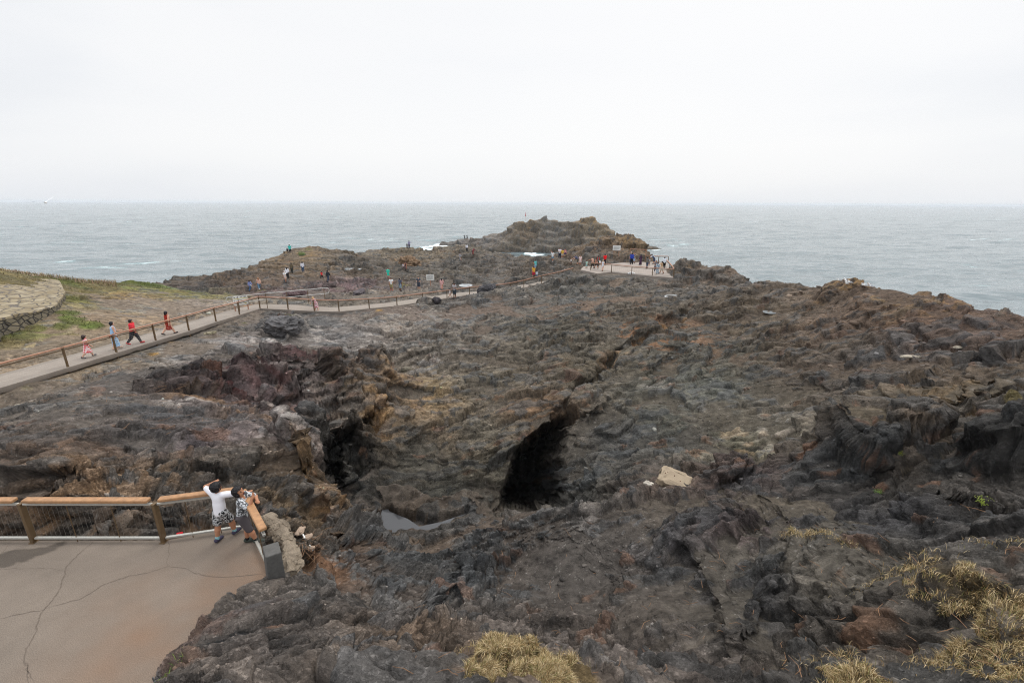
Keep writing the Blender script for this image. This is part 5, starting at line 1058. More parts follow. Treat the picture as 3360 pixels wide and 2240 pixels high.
MID = [
 (1450,950,67,1.62,10,'walk','woman in a long pink dress with long black hair right of the notice board',dict(dress=(222,172,168),hairlen=.14,hemf=.86,skirtw=.13,sleeve=1.2,hair=(26,24,26))),
 (1375,951,66,1.76,180,'phone','man in a dark patterned shirt holding a camera, left of the notice board',dict(top=('print',(52,56,66),(92,98,110),14.),bottom=(66,72,86),leglen=1.05,skin='fair',shoes=(60,60,64))),
 (1314,955,65,1.72,30,'stand','man in a slate blue t-shirt and cream cap on the sand flat',dict(top=(86,92,108),bottom=(140,158,172),leglen=1.,skin='dark',hat=(206,190,160))),
 (1285,953,64,1.74,160,'hold','man in a white t-shirt and khaki shorts on the sand flat',dict(top=WH,bottom=(160,150,112),leglen=1.1,skin='tan',shoes=(190,80,70))),
 (1275,912,76,1.62,190,'stand','woman in a bright turquoise dress on the middle rocks',dict(dress=(62,206,180),hemf=.5,skirtw=.13,sleeve=1.5,shoes=(214,60,90),skin='fair',stout=1.15)),
 (1057,914,78,1.15,-60,'walk','child in a bright red top on the middle rocks',dict(top=(228,34,44),bottom=BK,leglen=1.8,child=.6)),
 (1078,925,72,1.78,20,'walk','man in a black jacket striding beside the child in red',dict(top=(46,52,58),bottom=(66,74,92),leglen=1.85,sleeve=1.8,stout=1.05)),
 (995,893,84,1.66,-30,'stand','woman in a white shirt and jeans below the rocky knoll',dict(top=(226,226,234),bottom=(62,84,112),leglen=1.85,sleeve=1.6,hairlen=.08)),
 (959,897,80,1.70,0,'stand','person in an olive top and dark trousers below the rocky knoll',dict(top=(104,92,72),bottom=(58,60,54),leglen=1.8,sleeve=1.3,skin='dark')),
 (938,927,68,1.70,200,'hold','woman in a white top and pale pink shorts left on the rocks',dict(top=WH,bottom=(222,190,176),leglen=.6,skin='tan',hair=(230,228,228),hairlen=.02)),
 (945,914,72,1.68,0,'stand','woman with long black hair in a white blouse on the left rocks',dict(top=(232,232,238),bottom=(44,42,46),leglen=1.8,hairlen=.15,sleeve=1.5)),
 (823,956,68,1.62,20,'walk','woman in a blue shirt and jeans carrying a white bag near the notice rail',dict(top=(138,148,196),bottom=DEN,leglen=1.85,sleeve=1.4,hairlen=.12,hair=(46,30,34),bags=(('white_bag',(226,222,214),(.15,-.04,.56),(.16,.0,.50),.05,.06),))),
 (852,949,69,1.66,-40,'walk2','woman with long fair hair in a peach cardigan and jeans',dict(top=(214,172,154),bottom=(98,128,152),leglen=1.85,sleeve=1.9,hairlen=.12,hair=(160,110,74),shoes=WH)),
 (952,829,105,1.75,-20,'sit','person in a turquoise shirt seated on top of the left knoll',dict(top=(60,186,176),bottom=(50,52,60),leglen=1.8,vox=.04)),
 (944,831,105,1.15,-20,'sit','small child in black seated on top of the left knoll',dict(top=(50,44,46),bottom=(50,52,60),leglen=1.8,child=.6,vox=.04)),
 (1332,884,84,1.60,170,'bend','woman in a dark floral dress stooping by the brown boulder',dict(dress=('print',(70,50,58),(150,110,112),10.),hemf=.85,skirtw=.12,sleeve=.1,hairlen=.05,vox=.036)),
 (1324,884,84,1.15,190,'stand','child in a white top beside the brown boulder',dict(top=(222,214,222),bottom=(120,100,104),leglen=1.2,child=.6,hair=(70,44,34),vox=.036)),
 (1343,815,118,1.76,0,'point','person in a lilac shirt pointing out to sea from the crest',dict(top=(150,146,176),bottom=(90,88,106),leglen=1.8,vox=.045,sleeve=1.5)),
 (1336,815,118,1.10,0,'stand','small child in grey beside the pointing person on the crest',dict(top=(90,86,92),bottom=(80,78,84),leglen=1.8,child=.6,vox=.045)),
 (1532,826,116,1.72,-20,'stand','person in a white jacket and black trousers on the farther rocks',dict(top=(226,226,232),bottom=BK,leglen=1.85,sleeve=1.8,vox=.042)),
 (1552,836,113,1.62,30,'bend','person in a maroon outfit crouching on the farther rocks',dict(dress=(124,58,64),hemf=.8,skirtw=.13,sleeve=1.,vox=.042)),
 (1510,856,96,1.70,160,'walk','person in a black and white striped dress on the farther rocks',dict(dress=('print',(34,34,38),(200,200,204),9.),hemf=.85,skirtw=.13,sleeve=1.5,vox=.04)),
 (1757,889,66,1.74,-60,'phone','man in a turquoise t-shirt and pale blue shorts above the path',dict(top=(112,204,204),bottom=(140,168,198),leglen=.95,skin='tan',shoes=(170,120,96))),
 (1813,859,79,1.66,200,'raise','woman in a white top and denim skirt with one arm raised high',dict(top=WH,bottom=(104,134,152),leglen=.7,hairlen=.08,shoes=WH,skin='tan')),
 (1836,847,82,1.76,180,'phone','man in a white t-shirt and navy trousers below the lookout hill',dict(top=(238,234,240),bottom=(40,46,66),leglen=1.85)),
 (1845,848,82,1.58,190,'stand','woman in mustard yellow top and pale shorts below the lookout hill',dict(top=(222,184,70),bottom=(190,182,170),leglen=.6,shoes=WH,hairlen=.06)),
 (1856,842,83,1.60,-120,'sit','woman in a red and white top sitting on the rock below the lookout hill',dict(top=('print',(190,40,60),(226,200,204),10.),bottom=(58,60,96),leglen=.9,hair=(90,40,32),hairlen=.06,skin='fair')),
 (1874,867,76,.95,-120,'walk','toddler in a white shirt and dark shorts clambering over the rock',dict(top=WH,bottom=(54,52,58),leglen=.8,child=1.,hair=(170,130,96))),
 (1895,869,74,1.74,-100,'bend','man in a grey blue t-shirt and olive shorts leaning over the rock',dict(top=(98,104,128),bottom=(92,92,84),leglen=1.,skin='fair')),
 (1903,871,73,1.55,170,'stand','girl in a pale pink top behind the leaning man',dict(top=(230,206,204),bottom=(214,196,190),leglen=.7,hair=(110,66,52),hairlen=.08)),
]
for px, py, r, h_, fc, ps, lb, kw in MID: person(stand_at(px, py, r), h_, fc, ps, lb, group='visitors on the rocks', **kw)
def on_plat(px, py): q = at_drop(px, py, 9.55); return (q[0], q[1], PLZ)
PLT = [
 (1924,880,1.15,150,'stand','child in a pale green top by the left end of the platform railing',dict(top=(176,214,200),bottom=(150,190,190),leglen=1.,child=.6)),
 (1944,880,1.74,-80,'reach','man in an orange and white striped shirt reaching out at the platform entrance',dict(top=('stripe',(226,140,92),(240,226,214),7.),bottom=BK,leglen=1.6)),
 (1956,881,1.68,-20,'walk','woman in a black and pink tank top at the platform entrance',dict(top=('print',(50,46,48),(214,160,140),8.),bottom=(56,50,54),leglen=1.1,sleeve=0)),
 (1962,876,1.72,10,'stand','person in a teal and red jacket carrying a white bag at the platform entrance',dict(top=('vstripe',(60,120,106),(186,48,56),1.2),bottom=BK,leglen=1.8,sleeve=1.6,bags=(('tote_bag',(232,230,230),(.14,-.10,.52),(.16,-.10,.44),.07,.08),))),
 (1984,868,1.66,10,'stand','person in a bright red shirt at the back of the platform',dict(top=(230,36,44),bottom=(40,38,42),leglen=1.8,sleeve=.8)),
 (1977,889,1.66,40,'walk','girl in a short white dress striding across the platform',dict(dress=(222,226,234),hemf=.38,skirtw=.12,sleeve=.0,hair=(180,150,116),hairlen=.12,shoes=(120,90,72),skin='fair')),
 (2072,867,1.80,0,'stand','man in a royal blue jacket and black trousers seen from behind',dict(top=(40,66,168),bottom=(24,24,28),leglen=1.9,sleeve=1.85,shoes=BK)),
 (2069,862,1.74,170,'stand','grey haired man in a dark check shirt under the viewing frame',dict(top=('check',(52,60,76),(120,128,140),9.),bottom=(76,84,104),leglen=1.85,hair=(190,176,164),sleeve=1.,skin='fair')),
 (2079,863,1.64,180,'stand','woman in a dark print top with a pale blue scarf under the viewing frame',dict(top=('print',(60,52,58),(160,150,150),9.),bottom=(150,176,206),leglen=1.5,hair=(120,80,64),sleeve=1.4)),
 (2101,869,1.66,-30,'stand','woman in a long dark purple dress with long black hair',dict(dress=('print',(44,32,44),(84,52,82),12.),hemf=.9,skirtw=.15,sleeve=1.6,hair=(26,22,26),hairlen=.22)),
 (2122,881,1.76,60,'reach','man in a grey shirt and dark jeans taking a picture on the platform',dict(top=(104,102,98),bottom=(50,62,84),leglen=1.8,sleeve=1.5)),
 (2129,871,1.10,160,'stand','child in a pale grey print beside the man taking a picture',dict(top=('print',(150,154,162),(200,204,210),8.),bottom=(120,124,134),leglen=1.2,child=.5)),
 (2146,866,1.74,-60,'bend','man in a white cap and navy shirt bending down at the platform rail',dict(top=('vstripe',(220,222,228),(66,76,100),1.0),bottom=(58,68,92),leglen=1.1,sleeve=.9)),
 (2178,881,1.74,-10,'stand','man in a white shirt and black trousers at the right railing of the platform',dict(top=(226,234,242),bottom=(26,26,30),leglen=1.85,sleeve=1.3,skin='dark')),
 (2150,893,1.66,180,'phone','woman in a dark striped top with white shoes near the front railing',dict(top=('stripe',(60,58,64),(140,136,140),8.),bottom=(66,70,90),leglen=1.7,shoes=WH,hair=(120,80,60))),
 (2156,899,1.62,10,'stand','woman in loose blue and white floral clothes near the front railing',dict(dress=('print',(70,110,140),(206,214,216),9.),hemf=.85,skirtw=.13,sleeve=1.,hair=(70,52,48))),
 (2170,898,1.74,-60,'reach','man in a beige shirt and cream shorts near the front railing',dict(top=(196,164,128),bottom=(214,206,190),leglen=1.1,sleeve=.9)),
]
for px, py, h_, fc, ps, lb, kw in PLT: person(on_plat(px, py), h_, fc, ps, lb, group='visitors on the seaward platform', **kw)
_p = slab_at(1752, 908); person(stand_at(1751, 911, 62.5), 1.62, -20, 'stand', 'woman in a mustard top and red skirt behind the climbing path rail', top=(222, 168, 60), bottom=(190, 36, 66), leglen=1.1, hair=(90, 56, 40), hairlen=.1, skin='fair', vox=.03, group='visitors on the rocks')
person(stand_at(1761, 912, 62.5), 1.0, -20, 'stand', 'toddler in pale blue beside the woman in the red skirt', top=(206, 216, 226), bottom=(110, 120, 140), leglen=1.2, child=.8, skin='fair', vox=.03, group='visitors on the rocks')
for px, lb in ((1525, 'left of the two dark figures fishing at the edge of the far shelf'), (1533, 'right of the two dark figures fishing at the edge of the far shelf')):
    person(stand_at(px, 785, 191), 1.75, -60, 'reach', lb, top=(58, 60, 66), bottom=(50, 52, 58), leglen=1.8, sleeve=1.8, vox=.07, group='figures on the far shelf')
print('people', round(time.time()-T0, 1))
# ------------------------------------------------------------------ water lying on the rock
def flat_poly(name, ring, mat): return mesh_obj(name, ring, [tuple(range(len(ring)))], mat)
def pw(a, l, z): return (math.exp(l)*math.sin(a), math.exp(l)*math.cos(a), z)
m, nt, b, LK = newmat('pool_water'); b.inputs['Base Color'].default_value = (.075, .076, .08, 1); b.inputs['Roughness'].default_value = .03; b.inputs['IOR'].default_value = 1.4
t = N(nt, 'ShaderNodeTexCoord'); q = N(nt, 'ShaderNodeTexNoise', Scale=3., Detail=2.); LK(t.outputs['Object'], q.inputs['Vector']); p = N(nt, 'ShaderNodeBump', Strength=.08, Distance=.02); LK(q.outputs['Fac'], p.inputs['Height']); LK(p.outputs[0], b.inputs['Normal'])
c_ = pitq.mean(0); tag(flat_poly('pool_water', [pw(*(c_+(q_-c_)*1.25+np.array([0,.0])), POOLZ) for q_ in pitq], m), kind='structure')
m2, nt, b, LK = newmat('foamy_puddle'); b.inputs['Base Color'].default_value = (.28, .30, .31, 1); b.inputs['Roughness'].default_value = .1
PL = ['white puddle on the middle rocks, largest of the three near the left knoll','small white puddle on the middle rocks, right of the one near the knoll','white puddle on the rock shelf above the notice board','white foamy puddle beside the path, right of the notice board','white foamy puddle on the brown rock below the lookout platform','tiny white puddle just below the platform edge','white puddle on the rock left of the right ridge crest','thin white puddle between two others near the left knoll']
for (a, l, ra, z), lb in zip(PUDW, PL):
    th = np.linspace(0, 2*np.pi, 20, endpoint=False); o = flat_poly('puddle', [pw(a+ra*math.cos(k), l+ra*1.4*math.sin(k), z) for k in th], m2); tag(o, label=lb, cat='puddle')
# ------------------------------------------------------------------ stone paved mound with its retaining wall
edge = [(-60,1060,39.5),(0,1045,41),(50,1034,41.8),(102,1023,42.8),(140,1014,43.8),(179,1003,45.2),(198,981,48.5),(214,958,52),(206,943,55),(197,924,59),(180,913,61),(100,895,63),(0,881,62.5),(-160,868,61),(-190,960,50)]
rim3 = resample(np.array([at_r(*p) for p in edge]+[at_r(*edge[0])]), .35)[:-1]; cen = at_r(30, 965, 51.); cen[2] += .35
mound = empty('stone_mound', tuple(cen), label='low mound paved with cream flat stones and ringed by a dark dry stone wall', cat='stone mound')
mpv, nt, b, LK = newmat('crazy_paving'); t = N(nt, 'ShaderNodeTexCoord'); mp = N(nt, 'ShaderNodeMapping'); mp.inputs['Scale'].default_value = (2.3, 1.3, .9); mp.inputs['Rotation'].default_value = (0, 0, .3); nz = N(nt, 'ShaderNodeTexNoise', Scale=1.2, Detail=3.); LK(t.outputs['Object'], nz.inputs['Vector'])
ad = N(nt, 'ShaderNodeMix', data_type='RGBA', blend_type='ADD'); ad.inputs[0].default_value = .35; LK(t.outputs['Object'], ad.inputs[6]); LK(nz.outputs['Color'], ad.inputs[7]); LK(ad.outputs[2], mp.inputs[0])
v1_ = N(nt, 'ShaderNodeTexVoronoi', feature='DISTANCE_TO_EDGE', Scale=1.); v2_ = N(nt, 'ShaderNodeTexVoronoi', Scale=1.); LK(mp.outputs[0], v1_.inputs['Vector']); LK(mp.outputs[0], v2_.inputs['Vector'])
sp_ = N(nt, 'ShaderNodeSeparateColor'); LK(v2_.outputs['Color'], sp_.inputs[0]); rp = N(nt, 'ShaderNodeValToRGB'); LK(sp_.outputs[0], rp.inputs[0]); e = rp.color_ramp.elements; e[0].color = list(lin([146, 130, 102])/1.2)+[1]; e[1].color = list(lin([178, 164, 138])/1.2)+[1]; q = e.new(.5); q.color = list(lin([160, 145, 116])/1.2)+[1]
gr_ = N(nt, 'ShaderNodeMapRange'); LK(v1_.outputs['Distance'], gr_.inputs[0]); gr_.inputs[1].default_value = .02; gr_.inputs[2].default_value = .07; mx = N(nt, 'ShaderNodeMix', data_type='RGBA'); LK(gr_.outputs[0], mx.inputs[0]); mx.inputs[6].default_value = list(lin([120, 112, 104])/1.2)+[1]; LK(rp.outputs[0], mx.inputs[7]); LK(mx.outputs[2], b.inputs['Base Color']); b.inputs['Roughness'].default_value = .9
hh_ = N(nt, 'ShaderNodeMath', operation='MULTIPLY_ADD'); LK(sp_.outputs[1], hh_.inputs[0]); hh_.inputs[1].default_value = .5; LK(gr_.outputs[0], hh_.inputs[2]); bp = N(nt, 'ShaderNodeBump', Strength=1., Distance=.07); LK(hh_.outputs[0], bp.inputs['Height']); LK(bp.outputs[0], b.inputs['Normal'])
rl = rim3-cen; rl[:, :2] *= 1.004; o = fan('paving', rl, (0, 0, 0), 40, mpv, .12, lambda v: .10*perlin(v[:, 0]/1.2, v[:, 1]/1.2, 0, 501)+.05*perlin(v[:, 0]/.4, v[:, 1]/.4, 0, 502)); o.parent = mound
n3_ = len(rim3); k0 = 0; sel = [i for i in range(n3_)]; hs = np.linspace(0, 1, 9); rows = []
for q in hs:
    r_ = rl.copy(); nrm = rl[:, :2]/np.linalg.norm(rl[:, :2], axis=1)[:, None]; r_[:, :2] += nrm*(-.06+.18*q+.08*perlin(r_[:, 0]/.6, r_[:, 1]/.6, np.full(n3_, q*3), 503)[:, None]); r_[:, 2] -= .08+q*1.75; rows.append(r_)
V = np.concatenate(rows); F = [(j*n3_+i, (j+1)*n3_+i, (j+1)*n3_+(i+1) % n3_, j*n3_+(i+1) % n3_) for j in range(8) for i in range(n3_)]
mwl, nt, b, LK = newmat('dry_stone'); t = N(nt, 'ShaderNodeTexCoord'); mp = N(nt, 'ShaderNodeMapping'); mp.inputs['Scale'].default_value = (1.1, 1.1, 1.9); LK(t.outputs['Object'], mp.inputs[0]); v1_ = N(nt, 'ShaderNodeTexVoronoi', feature='DISTANCE_TO_EDGE', Scale=1.5); v2_ = N(nt, 'ShaderNodeTexVoronoi', Scale=1.5); LK(mp.outputs[0], v1_.inputs['Vector']); LK(mp.outputs[0], v2_.inputs['Vector'])
sp_ = N(nt, 'ShaderNodeSeparateColor'); LK(v2_.outputs['Color'], sp_.inputs[0]); rp = N(nt, 'ShaderNodeValToRGB'); LK(sp_.outputs[0], rp.inputs[0]); e = rp.color_ramp.elements; e[0].color = list(lin([84, 78, 66])/.85)+[1]; e[1].color = list(lin([124, 114, 94])/.85)+[1]
gr_ = N(nt, 'ShaderNodeMapRange'); LK(v1_.outputs['Distance'], gr_.inputs[0]); gr_.inputs[1].default_value = .01; gr_.inputs[2].default_value = .08; mx = N(nt, 'ShaderNodeMix', data_type='RGBA'); LK(gr_.outputs[0], mx.inputs[0]); mx.inputs[6].default_value = (.05, .045, .04, 1); LK(rp.outputs[0], mx.inputs[7]); LK(mx.outputs[2], b.inputs['Base Color']); b.inputs['Roughness'].default_value = .92; bp = N(nt, 'ShaderNodeBump', Strength=1., Distance=.15); LK(gr_.outputs[0], bp.inputs['Height']); LK(bp.outputs[0], b.inputs['Normal'])
mesh_obj('retaining_wall', V, F, mwl, mound)
# ------------------------------------------------------------------ boulders and loose stones
def ico(n):
    import bmesh; bm = bmesh.new(); bmesh.ops.create_icosphere(bm, subdivisions=n, radius=1.); V = np.array([v.co[:] for v in bm.verts]); F = np.array([[v.index for v in f.verts] for f in bm.faces]); bm.free(); return V, F
ICO5, ICO4 = ico(6), ico(4)
stone_m = attr_mat('boulder_stone', .75, 26., .3, .03)
def boulder(name, p, size, col, label, cat='boulder', seed=1, rz=0., sink=.5, det=ICO5, flatp=1., am=1., tilt=0., group=None):
    V, F = det; V = V.copy(); s_ = seed*7.3
    d = .34*perlin(V[:, 0]*1.3+s_, V[:, 1]*1.3, V[:, 2]*1.3, 601)+.22*(.5-np.abs(perlin(V[:, 0]*2.2+s_, V[:, 1]*2.2, V[:, 2]*2.4, 602))*1.8)+.11*(.5-np.abs(perlin(V[:, 0]*5+s_, V[:, 1]*5, V[:, 2]*5, 603))*1.8)+.05*(.5-np.abs(perlin(V[:, 0]*12+s_, V[:, 1]*12, V[:, 2]*12, 604))*1.8)
    V = V*(1+am*d)[:, None]; V = np.sign(V)*np.abs(V)**flatp*np.asarray(size)/2; c = np.tile(lin(col)/.7, (len(V), 1))*(1+.35*perlin(V[:, 0]*1.3+s_, V[:, 1]*1.3, V[:, 2]*1.8, 605)+.25*perlin(V[:, 0]*4+s_, V[:, 1]*4, V[:, 2]*6, 606))[:, None]
    o = mesh_obj(name, V, F, stone_m); set_tint(o, np.clip(c, .01, .9)); o.location = (p[0], p[1], p[2]+size[2]*(.5-sink)); o.rotation_euler = (0, tilt, rz); return tag(o, label=label, cat=cat, group=group)
for px, py, r, sz_, col, lb, sd in [(928,1070,41,(2.5,2.2,1.5),(84,82,82),'large dark lava boulder below the bend of the path',1),(1340,872,93,(5.2,4.,3.6),(104,84,64),'big brown rust stained boulder among the far left shelves',2),(2442,958,62,(1.6,1.4,1.3),(84,78,74),'round boulder at the foot of the block on the right skyline',3),(1340,1215,32,(1.15,.8,.55),(92,86,74),'loose grey boulder lying on the pale slope beyond the left block',4),(1078,942,70,(1.9,1.6,1.2),(72,62,60),'brown boulder in front of the man in the black jacket',5),(1600,952,57,(2.6,1.8,1.5),(66,64,66),'black jagged boulder touching the climbing path fence',6),(1180,962,65,(2.8,1.6,.9),(76,70,72),'long dark boulder lying on the sand flat',7),(1433,985,52,(.9,.8,.7),(52,48,50),'small black boulder beside the green patch by the path',8),(970,965,64,(2.6,1.6,.9),(88,72,72),'purple brown boulder behind the metal hand rail',10),(690,1092,33,(.7,.45,.18),(120,112,92),'flat pale stone lying in the grass below the path',15)]:
    boulder('boulder', stand_at(px, py, r), sz_, col, lb, seed=sd, det=ICO5 if sz_[0] > 1.5 else ICO4, rz=sd*.7)
for px, py, r, sz_, lb, sd in [(2985,1172,32,(1.05,.35,.12),'pale flat slab resting on the right slope, the longer of two',21),(3153,1140,34,(.95,.3,.10),'thin pale slab high on the right slope',22),(2806,1326,25.2,(.75,.4,.14),'pale flat slab on top of the dark right outcrop',23),(952,1882,9.6,(.30,.16,.10),'cream lump of mortar beside the concrete pillar',24),(1010,1765,11.4,(.26,.18,.09),'pinkish lump of broken concrete on the rubble beyond the pillar',25),(985,1745,11.8,(.34,.2,.09),'wide pale lump of broken concrete at the back of the rubble',26),(1018,1800,10.9,(.12,.22,.07),'narrow pale lump of broken concrete nearest the white pipe',27)]:
    boulder('stone_slab' if sd < 24 else 'concrete_lump', stand_at(px, py, r), sz_, (136, 128, 114) if sd < 24 else (140, 122, 106), lb, cat='stone' if sd < 24 else 'rubble', seed=sd, det=ICO4, sink=.15, rz=.3*sd, flatp=.75, am=1.1)
for (px, py), (qx, qy), lb in [((1018,1800),(1027,1815),'white plastic pipe end sticking out of the rubble'),((996,1765),(1002,1775),'short white pipe stub behind the larger pipe in the rubble')]:
    a = np.array(stand_at(px, py, 10.9)); b_ = np.array(stand_at(qx, qy, 10.7)); a[2] += .12; b_[2] += .10; o = MB().tube([a-a, b_-a], .02, 10).build('pipe', pmat('white_plastic', (236, 234, 228), .4)); o.location = a; tag(o, label=lb, cat='pipe')
# cream kerb of old concrete beside the near railing
P = [at_drop(x, y, 7.42) for x, y in [(868,1702),(905,1722),(935,1760),(952,1805),(958,1850),(950,1885)]]; P = resample(np.array(P), .03); o0 = P[0].copy(); Q = P-o0; mb = MB(); mb.tube([q+[0, 0, -.02] for q in Q], [.19+.06*float(perlin(np.array([i*.13]), np.array([.2]), 0, 611)[0]) for i in range(len(Q))], 28)
kb = mb.build('old_kerb', stone_m); v = np.concatenate(mb.v); v[:] = v*(1+.0); set_tint(kb, np.tile(lin([122, 110, 95])/.8, (len(v), 1))*(1+.3*perlin(v[:, 0]*5, v[:, 1]*5, v[:, 2]*5, 612))[:, None]); kb.location = o0; tag(kb, label='rough cream concrete kerb outside the right side of the near railing', cat='kerb')
dk_ = np.empty(len(kb.data.vertices)*3, f32); kb.data.vertices.foreach_get('co', dk_); dk_ = dk_.reshape(-1, 3); dk_ += .10*np.stack([perlin(dk_[:, 0]*4, dk_[:, 1]*4, dk_[:, 2]*4, 613+i)+.5*perlin(dk_[:, 0]*11, dk_[:, 1]*11, dk_[:, 2]*11, 617+i) for i in range(3)], 1); dk_[:, 2] *= .75; kb.data.vertices.foreach_set('co', dk_.ravel())
# tilted concrete block by the hole
bp_ = at_r(2212, 1578, 17.3); blk = empty('concrete_block', tuple(bp_), -.55, label='tilted cream concrete block with rust spots lodged above the cave', cat='concrete block'); blk.rotation_euler = (math.radians(14), math.radians(9), -.55)
V, F = ico(5); V = np.sign(V)*np.abs(V)**.30; V = V/np.abs(V).max(0)*[.62, .46, .24]; rb = sstep(.02, -.2, V[:, 2]); V += (.05+.12*rb[:, None])*np.stack([perlin(V[:, 0]*7, V[:, 1]*7, V[:, 2]*7, 620+i) for i in range(3)], 1)
o = mesh_obj('slab', V, F, attr_mat('old_concrete', .9, 40., .15, .008), blk); c = np.tile(lin([178, 160, 136])/1.2, (len(V), 1))*(1+.12*perlin(V[:, 0]*6, V[:, 1]*6, V[:, 2]*6, 624))[:, None]; c = c*(1-.25*rb[:, None]); set_tint(o, c)
for x, y in [(-.34,.10),(-.40,-.02),(-.05,.06),(.22,-.1),(.05,.30)]: MB().tube([(x, y, .22), (x+.005, y, .262)], .017, 8).build('bolt', pmat('rust', (96, 52, 34), .9, noise=(30, .3)), o)
bp_ = at_r(2160, 1598, 16.9)
for i, (px, py, r, lb) in enumerate([(2128,1590,16.9,'crumbled grey concrete at the lower left of the tilted block'),(2205,1608,16.7,'crumbled grey concrete under the front of the tilted block')]): boulder('concrete_lump', at_r(px, py, r), (.35+.25*i, .3, .24), (168, 160, 148), lb, cat='rubble', seed=40+i, det=ICO4, sink=.4, am=1.2)
# ------------------------------------------------------------------ boards, rails, markers
board_m = pmat('white_board', (228, 228, 222), .5, noise=(3, .05)); dark_m = pmat('board_print', (84, 88, 92), .6); yel_m = pmat('board_yellow', (206, 190, 70), .6)
def board(pl, pr, hgt, zb, posts, label, rows, mat=board_m, name='notice_board'):
    pl = np.asarray(pl, float); pr = np.asarray(pr, float); o = (pl+pr)/2; e = empty(name, tuple(o), label=label, cat='sign'); d = (pr-pl)[:2]; w_ = np.linalg.norm(d); d = np.r_[d/w_, 0]; n_ = np.array([d[1], -d[0], 0])
    ax = np.array([d, n_, zup]); pn_ = MB().box((0, 0, zb+hgt/2), (w_, .04, hgt), ax=ax, bev=.006).build('panel', mat, e)
    for k in posts: MB().box(d*w_*k+n_*-.05+zup*(zb+hgt*.4)/2-zup*.2, (.08, .08, zb+hgt*.5+.4), ax=ax).build('post', wood2, e)
    for x0, x1, y, th, mm in rows: MB().box(d*w_*((x0+x1)/2-.5)+n_*.024+zup*(zb+hgt*y), (w_*(x1-x0), .006, hgt*th), ax=ax).build('printed_line', mm, pn_)
    return e
ROWS = [(.14,.84,.80,.05,dark_m),(.12,.5,.62,.035,dark_m),(.55,.88,.62,.035,dark_m),(.12,.86,.50,.035,dark_m),(.12,.8,.39,.035,dark_m),(.12,.86,.28,.035,dark_m),(.12,.6,.17,.035,dark_m)]
q = np.array(stand_at(1413, 938, 68)); board(q+[-.60, .1, 0], q+[.60, -.1, 0], .85, .85, (0,), 'pale notice board on one timber post at the edge of the sand flat', ROWS)
q = np.array(stand_at(2022, 836, 83)); board(q+[-.65, .1, 0], q+[.65, -.1, 0], .85, .75, (-.3, .32), 'pale notice board on two posts on the rocks behind the platform', ROWS)
a = np.array(slab_at(790, 1012)); q0 = at_r(768, 1006, 46.5); q1 = at_r(816, 1001, 46.8); zz_ = ground_z(q0[0], q0[1]); q0[2] = q1[2] = max(zz_, q0[2]-.1)
q1[2] = q0[2]
board(q0, q1, .78, .18, (-.45, .45), 'wide white information panel fixed to the metal hand rail by the path bend', [(.06,.16,.90,.09,dark_m),(.25,.31,.90,.08,dark_m),(.5,.62,.90,.05,dark_m),(.75,.9,.90,.08,dark_m),(.04,.98,.74,.05,yel_m),(.08,.12,.58,.06,dark_m),(.08,.12,.42,.06,dark_m),(.2,.6,.58,.03,dark_m),(.2,.7,.42,.03,dark_m),(.74,.88,.14,.07,yel_m)], name='information_panel')
hr = empty('hand_rail', tuple(q0), label='galvanised tube hand rail with rounded ends behind the path bend', cat='hand rail'); gal = pmat('galvanised', (196, 196, 192), .4, .5)
p1_ = np.array(at_r(1078, 1006, 47.5)); p1_[2] = q0[2]; d_ = (p1_-q0)/np.linalg.norm(p1_-q0); L_ = np.linalg.norm(p1_-q0); off = np.array([-d_[1], d_[0], 0])*.08
def hp(t, z): return d_*t+zup*z+off
arc = [hp(-.25-.25*math.sin(k), .72+.28*math.cos(k)) for k in np.linspace(0, math.pi, 9)]; arc2 = [hp(L_+.25*math.sin(k), .72+.28*math.cos(k)) for k in np.linspace(0, math.pi, 9)]
MB().tube([hp(L_, 1.0), hp(-.25, 1.0)]+arc[1:]+[hp(L_, .44)]+arc2[::-1][1:], .028, 8).build('tube', gal, hr)
for k in (.05, .33, .55, .78, .97): MB().tube([hp(L_*k, -.4), hp(L_*k, .98)], .03, 8).build('post', steel, hr)
a = np.array(stand_at(800, 1008, 46)); b_ = np.array(stand_at(842, 1003, 46.5)); a[2] += .08; b_[2] += .08; mb = MB(); mb.tube([(a-a)+(b_-a)*k+zup*.03*math.sin(k*40) for k in np.linspace(0, 1, 24)], .05, 7); o = mb.build('rope', pmat('orange_rope', (196, 142, 96), .8)); o.location = a; tag(o, label='thick orange rope lying along the path beside the information panel', cat='rope')
q = np.array(stand_at(1725, 719, 180)); bc = empty('beacon', tuple(q), label='slim red and white marker on top of the outlying rock', cat='beacon'); MB().tube([(0, 0, -.4), (0, 0, 1.0)], .12, 10).build('pole', pmat('white_paint', (226, 222, 216), .5), bc); MB().tube([(0, 0, 1.0), (0, 0, 1.5), (0, 0, 1.9), (0, 0, 2.6)], [.17, .17, .1, .06], 10).build('red_top', pmat('red_paint', (176, 52, 44), .5), bc)
q = vbase(2072, 899, 9.6); o = boulder('sandbag', q, (1.0, .5, .34), (226, 226, 224), 'crumpled white sandbag round the foot of a platform railing post', cat='bag', seed=50, det=ICO4, sink=.2)
q = np.array(stand_at(590, 1752, 11.2)); o = MB().box((0, 0, .03), (.13, .07, .03), bev=.012).build('litter', pmat('red_wrapper', (206, 36, 44), .35)); o.location = q; o.rotation_euler = (.2, .1, .5); tag(o, label='crumpled red drink wrapper lying behind the near railing', cat='litter')
